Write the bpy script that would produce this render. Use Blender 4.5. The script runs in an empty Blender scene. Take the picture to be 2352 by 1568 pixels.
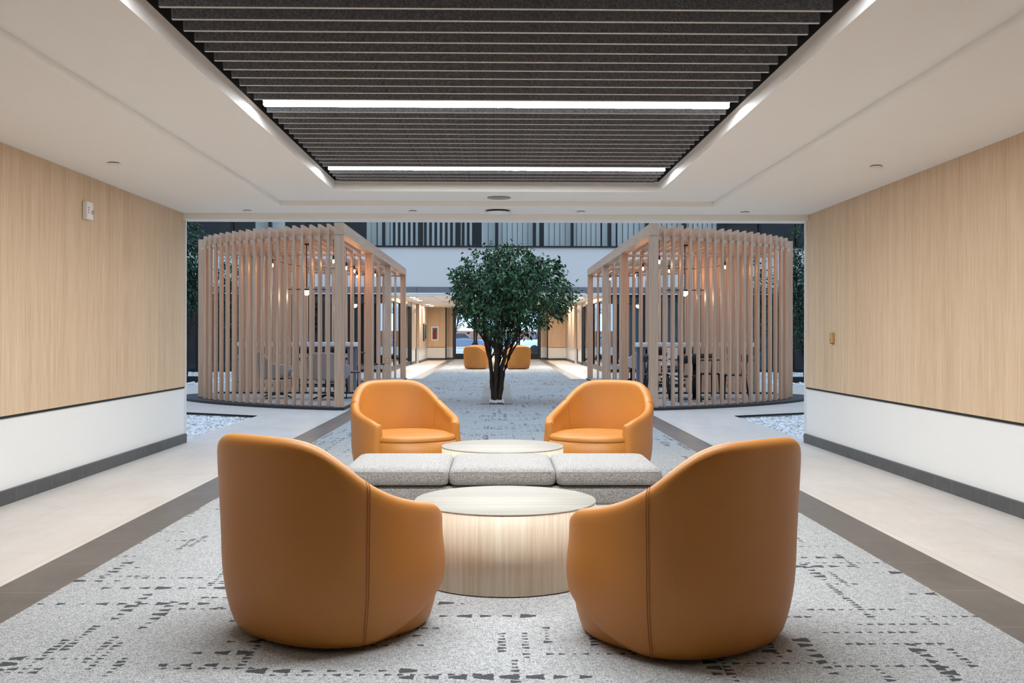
import bpy, math, random
import numpy as np
from mathutils import Matrix, Vector

C = bpy.context.scene.collection
S = bpy.context.scene
PI = math.pi
random.seed(7)

# ------------------------------------------------------------------ camera
W_PX, F_PX, CAM_H = 2352.0, 2340.0, 1.215
cam_d = bpy.data.cameras.new('camera')
cam_d.sensor_width = 36.0
cam_d.lens = F_PX / W_PX * 36.0
cam_d.shift_y = -(784 - 770) / W_PX
cam_d.clip_end = 300
cam = bpy.data.objects.new('camera', cam_d)
C.objects.link(cam)
YAW, ROLL = math.atan(35 / F_PX), 0.0015
cam.matrix_world = (Matrix.Translation((0, 0, CAM_H)) @ Matrix.Rotation(-YAW, 4, 'Z')
                    @ Matrix.Rotation(PI / 2, 4, 'X') @ Matrix.Rotation(ROLL, 4, 'Z'))
S.camera = cam

# ------------------------------------------------------------------ world, exposure
S.view_settings.view_transform = 'Standard'
S.view_settings.look = 'None'
S.view_settings.exposure = 0.0
S.view_settings.gamma = 1.0
S.view_settings.use_curve_mapping = False
world = bpy.data.worlds.new('world')
S.world = world
world.use_nodes = True
wb = world.node_tree.nodes['Background']
wb.inputs[0].default_value = (0.56, 0.755, 1.0, 1)
wb.inputs[1].default_value = 2.6

LINEAR_EMIT = 238.0       # strip lights in the baffle ceiling
DOWN_EMIT = 560.0         # small round downlights in the far hall
BULB_EMIT = 5.0
GLOBE_EMIT = 6.0

# ------------------------------------------------------------------ materials
def srgb(r, g, b):
    f = lambda c: (c / 255 / 12.92) if c <= 10 else ((c / 255 + .055) / 1.055) ** 2.4
    return (f(r), f(g), f(b), 1)

class NT:
    def __init__(s, name):
        s.m = bpy.data.materials.new(name); s.m.use_nodes = True
        s.t = s.m.node_tree; s.n = s.t.nodes; s.l = s.t.links
        s.b = s.n['Principled BSDF']
    def node(s, typ, **kw):
        n = s.n.new(typ)
        for k, v in kw.items():
            if k in ('op',): n.operation = v
            elif hasattr(n, k): setattr(n, k, v)
        return n
    def put(s, sock, v):
        if isinstance(v, bpy.types.NodeSocket): s.l.new(v, sock)
        else: sock.default_value = v
    def math(s, op, a, b=0.0, c=0.0):
        n = s.n.new('ShaderNodeMath'); n.operation = op
        s.put(n.inputs[0], a); s.put(n.inputs[1], b); s.put(n.inputs[2], c)
        return n.outputs[0]
    def coord(s, scale=(1, 1, 1), loc=(0, 0, 0)):
        tc = s.n.new('ShaderNodeTexCoord'); mp = s.n.new('ShaderNodeMapping')
        s.l.new(tc.outputs['Object'], mp.inputs[0])
        mp.inputs['Scale'].default_value = scale; mp.inputs['Location'].default_value = loc
        return mp.outputs[0]
    def noise(s, vec, scale, detail=3, rough=.55, dist=0):
        n = s.n.new('ShaderNodeTexNoise'); s.l.new(vec, n.inputs['Vector'])
        n.inputs['Scale'].default_value = scale; n.inputs['Detail'].default_value = detail
        n.inputs['Roughness'].default_value = rough; n.inputs['Distortion'].default_value = dist
        return n.outputs['Fac']
    def ramp(s, fac, stops):
        r = s.n.new('ShaderNodeValToRGB'); s.put(r.inputs[0], fac)
        e = r.color_ramp.elements
        while len(e) < len(stops): e.new(.5)
        for i, (p, c) in enumerate(stops):
            e[i].position = p; e[i].color = c
        return r.outputs[0]
    def mix(s, fac, a, b, mode='MIX'):
        n = s.n.new('ShaderNodeMix'); n.data_type = 'RGBA'; n.blend_type = mode
        s.put(n.inputs[0], fac); s.put(n.inputs[6], a); s.put(n.inputs[7], b)
        return n.outputs[2]
    def bump(s, h, strength=.2, dist=.01):
        n = s.n.new('ShaderNodeBump'); s.put(n.inputs['Height'], h)
        n.inputs['Strength'].default_value = strength; n.inputs['Distance'].default_value = dist
        s.l.new(n.outputs[0], s.b.inputs['Normal'])
    def base(s, col, rough=.5, spec=None, metal=0):
        s.put(s.b.inputs['Base Color'], col); s.put(s.b.inputs['Roughness'], rough)
        s.b.inputs['Metallic'].default_value = metal
        if spec is not None: s.b.inputs['Specular IOR Level'].default_value = spec

def plain(name, col, rough=.5, spec=.5, metal=0, var=.06, vscale=4):
    """flat paint with a faint procedural mottling"""
    t = NT(name); v = t.coord()
    n = t.noise(v, vscale, 3)
    hi = tuple(min(1, c * (1 + var)) for c in col[:3]) + (1,)
    lo = tuple(c * (1 - var) for c in col[:3]) + (1,)
    t.base(t.mix(n, lo, hi), rough, spec, metal)
    return t.m

def wood(name, c_lo, c_mid, c_hi, axis=2, fine=70, rough=.45, bump=.05, spec=.35):
    t = NT(name)
    sc = [1, 1, 1]; sc[axis] = .035
    v = t.coord(tuple(sc))
    n1 = t.noise(v, fine, 4, .65)
    n2 = t.noise(v, fine * .12, 3, .6, .4)
    f = t.math('ADD', t.math('MULTIPLY', n1, .62), t.math('MULTIPLY', n2, .38))
    col = t.ramp(f, [(.34, c_lo), (.5, c_mid), (.66, c_hi)])
    t.base(col, rough, spec)
    t.bump(n1, bump, .002)
    return t.m

def emit(name, col, strength):
    t = NT(name); t.base((0.8, 0.8, 0.8, 1), .5)
    t.b.inputs['Emission Color'].default_value = col
    t.b.inputs['Emission Strength'].default_value = strength
    return t.m

M = {}
M['wall_wood'] = wood('wood_veneer_panel', srgb(192, 161, 128), srgb(211, 182, 149), srgb(223, 197, 167), 2, 75, .5)
M['table_side'] = wood('pale_oak_laminate', srgb(200, 179, 151), srgb(217, 199, 174), srgb(230, 216, 196), 2, 60, .42)
M['table_top'] = wood('pale_oak_laminate_top', srgb(160, 153, 142), srgb(170, 164, 153), srgb(180, 175, 165), 0, 40, .55, .05, .12)
M['slat_wood'] = wood('clear_maple_boards', srgb(181, 148, 123), srgb(200, 167, 142), srgb(214, 184, 159), 2, 45, .5)
M['beam_wood'] = wood('clear_maple_beams', srgb(181, 148, 123), srgb(200, 167, 142), srgb(214, 184, 159), 1, 45, .5)
M['white_paint'] = plain('white_wall_paint', srgb(230, 228, 224), .6, .3, 0, .015)
M['ceil_paint'] = plain('ceiling_paint', srgb(243, 239, 233), .8, .2, 0, .01)
M['atrium_white'] = plain('white_plaster_band', srgb(214, 211, 208), .8, .2, 0, .02, 2)
M['grey_metal'] = plain('grey_metal_fascia', srgb(120, 122, 128), .45, .5, .3, .05, 1)
M['black_metal'] = plain('black_metal', srgb(24, 24, 26), .4, .5, .2, .1)
M['dark_trim'] = plain('black_reveal', srgb(18, 17, 17), .6)
M['black_plastic'] = plain('black_plastic_shell', srgb(20, 20, 22), .5)
M['white_plastic'] = plain('white_plastic', srgb(232, 230, 226), .35)
M['red_print'] = plain('red_print', srgb(190, 30, 34), .5)
M['beige_plastic'] = plain('tan_plastic', srgb(190, 152, 92), .4)
M['chrome'] = plain('brushed_steel', srgb(180, 180, 184), .25, .5, 1, .05)
M['grey_fabric'] = plain('grey_wool_upholstery', srgb(158, 152, 150), .9, .2, 0, .1, 60)
M['pale_fabric'] = plain('pale_wool_upholstery', srgb(206, 200, 198), .9, .2, 0, .08, 60)
M['counter_white'] = plain('white_counter', srgb(222, 224, 230), .4, .4, 0, .02)
M['counter_grey'] = plain('slate_blue_laminate', srgb(118, 126, 142), .5, .4, 0, .04)
M['brown_top'] = wood('walnut_table_top', srgb(70, 52, 44), srgb(90, 68, 58), srgb(110, 84, 70), 0, 40, .4)
M['dark_slab'] = plain('charcoal_platform', srgb(42, 45, 50), .6, .4, 0, .1, 8)
M['blind_pale'] = plain('pale_blind_fabric', srgb(210, 206, 196), .8, .2, 0, .04)
M['blind_beige'] = plain('cream_blind_fabric', srgb(196, 192, 176), .8, .2, 0, .04)
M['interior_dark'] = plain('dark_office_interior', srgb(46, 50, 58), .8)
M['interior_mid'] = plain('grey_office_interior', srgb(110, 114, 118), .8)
M['strip_light'] = emit('strip_light_lens', (.885, .947, 1, 1), LINEAR_EMIT)
M['strip_side'] = emit('strip_light_diffuser_side', (.95, .98, 1, 1), 2.2)
M['downlight_lens'] = emit('downlight_lens', (1, .88, .74, 1), DOWN_EMIT)
M['bulb_glow'] = emit('filament_bulb_glow', (1, .60, .20, 1), BULB_EMIT)
M['globe_glow'] = emit('opal_globe_glow', (1, .80, .56, 1), GLOBE_EMIT)
M['brick'] = plain('brick_low_wall', srgb(178, 128, 108), .9, .2, 0, .25, 6)
M['car_blue'] = plain('blue_car_paint', srgb(134, 146, 172), .25, .5, .3)
M['car_white'] = plain('white_car_paint', srgb(225, 228, 232), .25)
M['car_dark'] = plain('dark_car_paint', srgb(46, 52, 64), .25, .5, .3)
M['tyre'] = plain('tyre_rubber', srgb(20, 20, 20), .8)
M['asphalt'] = plain('pale_concrete_paving', srgb(190, 188, 184), .9, .2, 0, .08, 3)
M['soil'] = plain('dark_soil', srgb(40, 34, 30), .95)
M['bark'] = plain('grey_brown_bark', srgb(64, 55, 48), .9, .2, 0, .35, 22)
M['grille'] = plain('speaker_grille', srgb(150, 148, 142), .7)

def glass(name, tint, rough=.02, mixf=.08):
    t = NT(name)
    tr = t.n.new('ShaderNodeBsdfTransparent'); tr.inputs[0].default_value = tint
    gl = t.n.new('ShaderNodeBsdfGlossy'); gl.inputs['Roughness'].default_value = rough
    lw = t.n.new('ShaderNodeLayerWeight'); lw.inputs[0].default_value = .5
    fz = t.math('MULTIPLY', t.math('POWER', lw.outputs['Facing'], 5.0), .85)
    mx = t.n.new('ShaderNodeMixShader')
    t.l.new(t.math('ADD', fz, mixf + .03), mx.inputs[0])
    t.l.new(tr.outputs[0], mx.inputs[1]); t.l.new(gl.outputs[0], mx.inputs[2])
    t.l.new(mx.outputs[0], t.n['Material Output'].inputs[0])
    return t.m
M['glass'] = glass('clear_glass', (.93, .96, .98, 1), .02, .0)
M['glass_tint'] = glass('grey_tinted_glass', (.55, .63, .68, 1), .03, .02)

def leather():
    t = NT('tan_leather'); v = t.coord()
    vo = t.n.new('ShaderNodeTexVoronoi'); t.l.new(v, vo.inputs['Vector']); vo.inputs['Scale'].default_value = 260
    n = t.noise(v, 3, 3)
    col = t.mix(n, srgb(180, 114, 46), srgb(192, 126, 55))
    t.base(col, .44, .45)
    t.bump(t.math('ADD', vo.outputs['Distance'], t.noise(v, 500, 2)), .18, .0012)
    return t.m
M['leather'] = leather()
M['leather_seam'] = plain('tan_leather_seam', srgb(150, 88, 38), .6)

def boucle():
    t = NT('grey_boucle'); v = t.coord()
    n1 = t.noise(v, 190, 2, .8); n2 = t.noise(v, 420, 2, .7)
    f = t.math('ADD', t.math('MULTIPLY', n1, .6), t.math('MULTIPLY', n2, .4))
    t.base(t.ramp(f, [(.36, srgb(86, 82, 79)), (.5, srgb(156, 151, 146)), (.62, srgb(202, 199, 194))]), .95, .15)
    t.bump(f, .5, .004)
    return t.m
M['boucle'] = boucle()

def felt():
    t = NT('charcoal_felt'); v = t.coord()
    n = t.noise(v, 120, 3, .8)
    t.base(t.ramp(n, [(.3, srgb(94, 95, 99)), (.5, srgb(130, 131, 135)), (.72, srgb(176, 176, 179))]), .95, .1)
    return t.m
M['felt'] = felt()
M['felt_edge'] = plain('felt_cut_edge', srgb(196, 192, 188), .95, .1, 0, .08, 60)

def seams(t, x, y, sx, sy, ox, oy, w):
    """1 on the joint lines of a tile grid sx by sy"""
    out = None
    for c, s_, o in ((x, sx, ox), (y, sy, oy)):
        m = t.math('MODULO', t.math('ADD', c, o + 100 * s_), s_)
        d = t.math('LESS_THAN', m, w)
        out = d if out is None else t.math('MAXIMUM', out, d)
    return out

def tile(name, lo, hi, line, sx, sy, ox, oy, w, rough=.4):
    t = NT(name)
    tc = t.n.new('ShaderNodeTexCoord'); sp = t.n.new('ShaderNodeSeparateXYZ')
    t.l.new(tc.outputs['Object'], sp.inputs[0])
    v = t.coord((1, .5, 1))
    n = t.noise(v, 2.3, 5, .6, .6); n2 = t.noise(v, 14, 4, .6)
    f = t.math('ADD', t.math('MULTIPLY', n, .7), t.math('MULTIPLY', n2, .3))
    col = t.ramp(f, [(.32, lo), (.68, hi)])
    s_ = seams(t, sp.outputs[0], sp.outputs[1], sx, sy, ox, oy, w)
    t.base(t.mix(t.math('MULTIPLY', s_, .75), col, line), rough, .4)
    return t.m
M['tile_light'] = tile('cream_porcelain_tile', srgb(202, 193, 184), srgb(218, 211, 204), srgb(176, 160, 150), .61, 1.21, .0, .34, .004, .38)
M['tile_dark'] = tile('charcoal_porcelain_tile', srgb(84, 78, 74), srgb(108, 101, 96), srgb(150, 142, 134), 9.0, .605, 4.0, .02, .005, .42)
M['tile_base'] = tile('charcoal_skirting_tile', srgb(66, 66, 66), srgb(88, 88, 88), srgb(120, 118, 114), 9.0, .3, 4.0, .02, .005, .5)

def carpet():
    t = NT('grey_shard_carpet')
    tc = t.n.new('ShaderNodeTexCoord'); sp = t.n.new('ShaderNodeSeparateXYZ')
    t.l.new(tc.outputs['Object'], sp.inputs[0]); v = tc.outputs['Object']
    x, y = sp.outputs[0], sp.outputs[1]
    n1 = t.noise(v, 170, 3, .8); n2 = t.noise(v, 60, 3, .7)
    f = t.math('ADD', t.math('MULTIPLY', n1, .75), t.math('MULTIPLY', n2, .25))
    col = t.ramp(f, [(.36, srgb(52, 52, 54)), (.47, srgb(150, 150, 149)), (.58, srgb(202, 201, 199))])
    def combine(a, b, c=0.0):
        n = t.n.new('ShaderNodeCombineXYZ'); t.put(n.inputs[0], a); t.put(n.inputs[1], b); t.put(n.inputs[2], c)
        return n.outputs[0]
    def wn(a, b, c):
        n = t.n.new('ShaderNodeTexWhiteNoise'); n.noise_dimensions = '3D'
        t.l.new(combine(a, b, c), n.inputs['Vector']); return n.outputs['Value']
    total = None
    for (sx, sy, run, dens, seed) in ((11, 14, 7, .88, 1.0), (12, 15, 7, .88, 2.0), (22, 26, 9, .93, 3.0), (22, 26, 9, .93, 4.0)):
        gx = t.math('MULTIPLY', x, sx); gy = t.math('MULTIPLY', y, sy)
        ix = t.math('FLOOR', gx); iy = t.math('FLOOR', gy)
        if seed in (1.0, 3.0):     # runs along x
            off = t.math('MULTIPLY', wn(iy, 3.3, seed), run)
            seg = t.math('FLOOR', t.math('DIVIDE', t.math('ADD', ix, off), run))
            on = t.math('GREATER_THAN', wn(seg, iy, seed), dens)
        else:
            off = t.math('MULTIPLY', wn(ix, 5.3, seed), run)
            seg = t.math('FLOOR', t.math('DIVIDE', t.math('ADD', iy, off), run))
            on = t.math('GREATER_THAN', wn(ix, seg, seed), dens)
        # broad clustering so bare areas remain
        cl = t.math('GREATER_THAN', t.noise(combine(x, y, seed * 7), .9, 1), .46)
        fx = t.math('SUBTRACT', t.math('FRACT', gx), .5); fy = t.math('SUBTRACT', t.math('FRACT', gy), .5)
        r = t.math('ADD', t.math('MULTIPLY', wn(ix, iy, seed + .5), .26), .14)
        # wedge: width tapers across the cell, direction at random
        sgn = t.math('SUBTRACT', t.math('MULTIPLY', t.math('GREATER_THAN', wn(ix, iy, seed + .7), .5), 2), 1)
        tap = t.math('SUBTRACT', r, t.math('MULTIPLY', t.math('MULTIPLY', fx, sgn), .45))
        wob = t.math('MULTIPLY', t.math('SUBTRACT', t.noise(v, 40, 2), .5), .22)
        inx = t.math('LESS_THAN', t.math('ABSOLUTE', t.math('ADD', fx, wob)), r)
        iny = t.math('LESS_THAN', t.math('ABSOLUTE', t.math('ADD', fy, wob)), t.math('MULTIPLY', tap, .8))
        d = t.math('MULTIPLY', t.math('MULTIPLY', inx, iny), t.math('MULTIPLY', on, cl))
        total = d if total is None else t.math('MAXIMUM', total, d)
    dark = t.ramp(n1, [(.3, srgb(40, 42, 44)), (.7, srgb(78, 80, 82))])
    t.base(t.mix(t.math('MULTIPLY', total, .93), col, dark), .95, .1)
    t.bump(n1, .35, .003)
    return t.m
M['carpet'] = carpet()

def leafmat(name, a, b, c):
    t = NT(name)
    g = t.n.new('ShaderNodeNewGeometry')
    col = t.ramp(g.outputs['Random Per Island'], [(0, a), (.5, b), (1, c)])
    t.base(col, .34, .5)
    return t.m
M['leaf'] = leafmat('glossy_ficus_leaf', srgb(12, 38, 18), srgb(28, 76, 32), srgb(88, 132, 82))
M['leaf_side'] = leafmat('dark_ficus_leaf', srgb(16, 40, 26), srgb(28, 62, 38), srgb(56, 96, 70))

def pebblemat():
    t = NT('white_marble_pebble')
    g = t.n.new('ShaderNodeNewGeometry')
    t.base(t.ramp(g.outputs['Random Per Island'], [(0, srgb(196, 198, 202)), (1, srgb(240, 240, 240))]), .6, .3)
    return t.m
M['pebble'] = pebblemat()

# ------------------------------------------------------------------ mesh helpers
class MB:
    def __init__(s): s.v = []; s.f = []; s.m = []; s.sm = []
    def add(s, vs, fs, mi=0, smooth=False):
        o = len(s.v); s.v += [tuple(p) for p in vs]
        s.f += [tuple(i + o for i in f) for f in fs]; s.m += [mi] * len(fs); s.sm += [smooth] * len(fs)
        return s
    def box(s, x0, x1, y0, y1, z0, z1, mi=0, mats6=None):
        v = [(x, y, z) for z in (z0, z1) for (x, y) in ((x0, y0), (x1, y0), (x1, y1), (x0, y1))]
        f = [(0, 3, 2, 1), (4, 5, 6, 7), (0, 1, 5, 4), (1, 2, 6, 5), (2, 3, 7, 6), (3, 0, 4, 7)]
        o = len(s.f); s.add(v, f, mi)
        if mats6:
            for i, k in enumerate(mats6): s.m[o + i] = k
        return s
    def rbox(s, x0, x1, y0, y1, z0, z1, r, mi=0, seg=3):
        """box with rounded vertical edges and softened top/bottom"""
        cs = []
        for (cx, cy, a0) in ((x1 - r, y1 - r, 0), (x0 + r, y1 - r, PI / 2), (x0 + r, y0 + r, PI), (x1 - r, y0 + r, 1.5 * PI)):
            for k in range(seg + 1):
                a = a0 + PI / 2 * k / seg; cs.append((cx, cy, math.cos(a), math.sin(a)))
        rings = []
        q = min(r, (z1 - z0) / 2.01)
        for k in range(seg + 1):
            a = PI / 2 * k / seg; rings.append((z0 + q - q * math.cos(a), r - q + q * math.sin(a)))
        for k in range(seg + 1):
            a = PI / 2 * k / seg; rings.append((z1 - q + q * math.sin(a), r - q + q * math.cos(a)))
        L = [[(cx + c * rr, cy + d * rr, z) for (cx, cy, c, d) in cs] for (z, rr) in rings]
        s.loft(L, True, True, True, mi, True); return s
    def loft(s, loops, closed=True, cap0=False, cap1=False, mi=0, smooth=True):
        n = len(loops[0]); v = [p for l in loops for p in l]; f = []
        for i in range(len(loops) - 1):
            for j in range(n if closed else n - 1):
                k = (j + 1) % n
                f.append((i * n + j, i * n + k, (i + 1) * n + k, (i + 1) * n + j))
        if cap0: f.append(tuple(range(n - 1, -1, -1)))
        if cap1: f.append(tuple((len(loops) - 1) * n + j for j in range(n)))
        s.add(v, f, mi, smooth); return s
    def lathe(s, prof, cx=0, cy=0, n=32, mi=0, smooth=True, cap=True):
        L = [[(cx + r * math.cos(2 * PI * k / n), cy + r * math.sin(2 * PI * k / n), z) for k in range(n)] for (r, z) in prof]
        s.loft(L, True, cap, cap, mi, smooth); return s
    def tube(s, pts, r, n=8, mi=0, smooth=True):
        pts = [Vector(p) for p in pts]; rs = r if isinstance(r, (list, tuple)) else [r] * len(pts)
        L = []; up = Vector((0, 0, 1))
        for i, p in enumerate(pts):
            d = (pts[min(i + 1, len(pts) - 1)] - pts[max(i - 1, 0)])
            if d.length < 1e-9: d = Vector((0, 0, 1))
            d.normalize()
            ref = up if abs(d.z) < .95 else Vector((1, 0, 0))
            a = d.cross(ref).normalized(); b = d.cross(a)
            L.append([tuple(p + (a * math.cos(2 * PI * k / n) + b * math.sin(2 * PI * k / n)) * rs[i]) for k in range(n)])
        s.loft(L, True, True, True, mi, smooth); return s
    def prism(s, poly, z0, z1, mi=0):
        n = len(poly)
        s.add([(x, y, z0) for x, y in poly] + [(x, y, z1) for x, y in poly],
              [tuple(range(n - 1, -1, -1)), tuple(range(n, 2 * n))] + [(i, (i + 1) % n, n + (i + 1) % n, n + i) for i in range(n)], mi)
        return s
    def build(s, name, mats, parent=None, loc=None, rotz=0, subsurf=0, bevel=0):
        me = bpy.data.meshes.new(name); me.from_pydata(s.v, [], s.f)
        if not isinstance(mats, (list, tuple)): mats = [mats]
        for m in mats: me.materials.append(m)
        me.polygons.foreach_set('material_index', s.m); me.polygons.foreach_set('use_smooth', s.sm)
        me.update()
        import bmesh
        if len(s.f) < 60000:
            bm = bmesh.new(); bm.from_mesh(me); bmesh.ops.recalc_face_normals(bm, faces=bm.faces); bm.to_mesh(me); bm.free()
        o = bpy.data.objects.new(name, me); C.objects.link(o)
        if parent: o.parent = parent
        if loc: o.location = loc
        o.rotation_euler.z = rotz
        if bevel:
            b = o.modifiers.new('bevel', 'BEVEL'); b.width = bevel; b.segments = 2; b.limit_method = 'ANGLE'
        if subsurf:
            b = o.modifiers.new('subsurf', 'SUBSURF'); b.levels = subsurf; b.render_levels = subsurf
        return o

def tag(o, label, cat, group=None, kind=None):
    o['label'] = label; o['category'] = cat
    if group: o['group'] = group
    if kind: o['kind'] = kind
    return o
def thing(name, label, cat, loc=(0, 0, 0), rotz=0, group=None):
    o = bpy.data.objects.new(name, None); o.empty_display_size = .2; C.objects.link(o)
    o.location = loc; o.rotation_euler.z = rotz
    return tag(o, label, cat, group)
def struct(o): o['kind'] = 'structure'; return o
def children(o): return [c for c in bpy.data.objects if c.parent == o]
def dup(root, loc, rotz, label, group=None):
    def cp(o, par):
        c = o.copy(); C.objects.link(c); c.parent = par
        for ch in children(o): cp(ch, c)
        return c
    kids = children(root)
    r = root.copy(); C.objects.link(r); r.location = loc; r.rotation_euler.z = rotz
    for ch in kids: cp(ch, r)
    r['label'] = label
    if group: r['group'] = group
    return r

# ------------------------------------------------------------------ dimensions (metres; Y runs away from the camera)
XW = 3.53           # lobby side walls
HC = 2.575          # lobby ceiling
YB, YE = -6.0, 11.55   # near lobby back wall, near lobby mouth
H1 = HC + .05
CYM = 22.25         # mirror line of the whole building
def MY(y): return 2 * CYM - y
FE, FB = 33.45, 50.0

# ------------------------------------------------------------------ floors
fl = MB()
fl.box(-3.6, 3.6, YB, FB + 2.2, -.12, 0)
for s in (-1, 1):
    P = [(3.6, 15.35), (12.5, 20.0), (12.5, 24.2), (6.9, 25.2), (6.9, FE), (3.6, FE)]
    P = [(s * x, y) for x, y in P]
    fl.prism(P if s > 0 else P[::-1], -.12, 0)
    x0, x1 = sorted((s * 3.6, s * 12.5)); fl.box(x0, x1, FE, 44.5, -.12, 0)
fl = struct(fl.build('floor', M['tile_light']))
cp = MB()
cp.box(-2.075, 2.075, YB + 1.2, 16.5, 0, .006)
cp.box(-2.6, 2.6, 16.5, 28.35, 0, .006)
cp.box(-2.075, 2.075, 28.35, 49.3, 0, .006)
cp.build('carpet', M['carpet'], fl)
bt = MB()
for s in (-1, 1):
    x0, x1 = sorted((s * 2.075, s * 2.385))
    bt.box(x0, x1, YB + .9, 16.5, 0, .003); bt.box(x0, x1, 28.35, 49.6, 0, .003)
bt.box(-2.385, 2.385, 49.3, 49.6, 0, .003)
bt.build('border_tiles', M['tile_dark'], fl)
ed = MB()
for s in (-1, 1):
    a, b = Vector((s * 3.6, 15.35)), Vector((s * 12.5, 20.0))
    d = (b - a).normalized(); n = Vector((-d.y, d.x)) * (.03 if s > 0 else -.03)
    q = [a, b, b - n, a - n]; ed.prism([tuple(p) for p in q], -.02, .008)
ed.build('pebble_bed_edging', M['black_metal'], fl)
bedfloor = MB()
for s in (-1, 1):
    x0, x1 = sorted((s * 3.58, s * 12.6)); bedfloor.box(x0, x1, YE + .22, 21, -.2, -.085); bedfloor.box(x0, x1, 21, FE - .05, -.2, -.065)
struct(bedfloor.build('floor_gravel_bed', M['pebble']))

# ------------------------------------------------------------------ pebbles
def ico():
    t = (1 + 5 ** .5) / 2
    v = np.array([(-1, t, 0), (1, t, 0), (-1, -t, 0), (1, -t, 0), (0, -1, t), (0, 1, t), (0, -1, -t), (0, 1, -t), (t, 0, -1), (t, 0, 1), (-t, 0, -1), (-t, 0, 1)], float)
    v /= np.linalg.norm(v[0])
    f = np.array([(0, 11, 5), (0, 5, 1), (0, 1, 7), (0, 7, 10), (0, 10, 11), (1, 5, 9), (5, 11, 4), (11, 10, 2), (10, 7, 6), (7, 1, 8), (3, 9, 4), (3, 4, 2), (3, 2, 6), (3, 6, 8), (3, 8, 9), (4, 9, 5), (2, 4, 11), (6, 2, 10), (8, 6, 7), (9, 8, 1)])
    return v, f
def inside(poly, x, y):
    r = False; j = len(poly) - 1
    for i in range(len(poly)):
        xi, yi = poly[i]; xj, yj = poly[j]
        if (yi > y) != (yj > y) and x < (xj - xi) * (y - yi) / (yj - yi) + xi: r = not r
        j = i
    return r
def raw_mesh(name, V, F, mat, smooth=True, parent=None):
    me = bpy.data.meshes.new(name)
    me.vertices.add(len(V)); me.vertices.foreach_set('co', np.asarray(V, np.float32).ravel())
    k = F.shape[1]
    me.loops.add(F.size); me.loops.foreach_set('vertex_index', F.ravel().astype(np.int32))
    me.polygons.add(len(F)); me.polygons.foreach_set('loop_start', np.arange(0, F.size, k, dtype=np.int32))
    me.polygons.foreach_set('use_smooth', np.full(len(F), smooth))
    me.materials.append(mat); me.update(calc_edges=True); me.validate()
    o = bpy.data.objects.new(name, me); C.objects.link(o)
    if parent: o.parent = parent
    return o
rng = np.random.default_rng(3)
def pebbles(poly, n, z, r0, r1, name, label):
    bv, bf = ico(); xs = [p[0] for p in poly]; ys = [p[1] for p in poly]
    V = []; F = []; c = 0
    while c < n:
        x = rng.uniform(min(xs), max(xs)); y = rng.uniform(min(ys), max(ys))
        if not inside(poly, x, y): continue
        r = rng.uniform(r0, r1); a = rng.uniform(0, PI * 2)
        v = bv * np.array([r * rng.uniform(.9, 1.6), r * rng.uniform(.7, 1), r * rng.uniform(.5, .8)])
        R = np.array([[math.cos(a), -math.sin(a), 0], [math.sin(a), math.cos(a), 0], [0, 0, 1]])
        b = rng.uniform(-.5, .5); R2 = np.array([[1, 0, 0], [0, math.cos(b), -math.sin(b)], [0, math.sin(b), math.cos(b)]])
        v = v @ R2.T @ R.T + np.array([x, y, z + rng.uniform(-.012, .022)])
        V.append(v); F.append(bf + 12 * c); c += 1
    o = raw_mesh(name, np.concatenate(V), np.concatenate(F), M['pebble'])
    tag(o, label, 'pebbles', None, 'stuff'); return o
for s, nm in ((-1, 'left'), (1, 'right')):
    pebbles([(s * 3.63, 11.75), (s * 3.63, 15.2), (s * 6.3, 16.65), (s * 6.3, 11.75)], 7000, -.05, .020, .034,
            'white_pebbles', f'white pebbles in the sunken bed beside the lobby mouth on the {nm}')
    pebbles([(s * 6.95, 25.4), (s * 12, 24.4), (s * 12, FE - .1), (s * 6.95, FE - .1)], 5000, -.02, .04, .06,
            'white_pebbles', f'white pebbles under the garden trees behind the {nm} pavilion')

# ------------------------------------------------------------------ near and far lobby shells
def lobby_wall(s, y0, y1, name):
    x0, x1 = sorted((s * XW, s * (XW + .2)))
    w = struct(MB().box(x0, x1, y0, y1, 0, HC).build('wall_' + name, M['white_paint']))
    e = .0
    a, b = sorted((s * XW, s * (XW - .025)))
    MB().box(a, b, y0, y1 - .02 if y1 < 20 else y1, .635, HC).build('wood_panel', M['wall_wood'], w)
    a, b = sorted((s * XW, s * (XW - .012)))
    MB().box(a, b, y0, y1 - .01 if y1 < 20 else y1, .615, .635).build('reveal_strip', M['dark_trim'], w)
    a, b = sorted((s * XW, s * (XW - .03)))
    bb = struct(MB().box(a, b, y0, y1 + .015, 0, .102).build('baseboard_' + name, M['tile_base']))
    return w
lobby_wall(-1, YB, YE, 'left'); lobby_wall(1, YB, YE, 'right')

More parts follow.
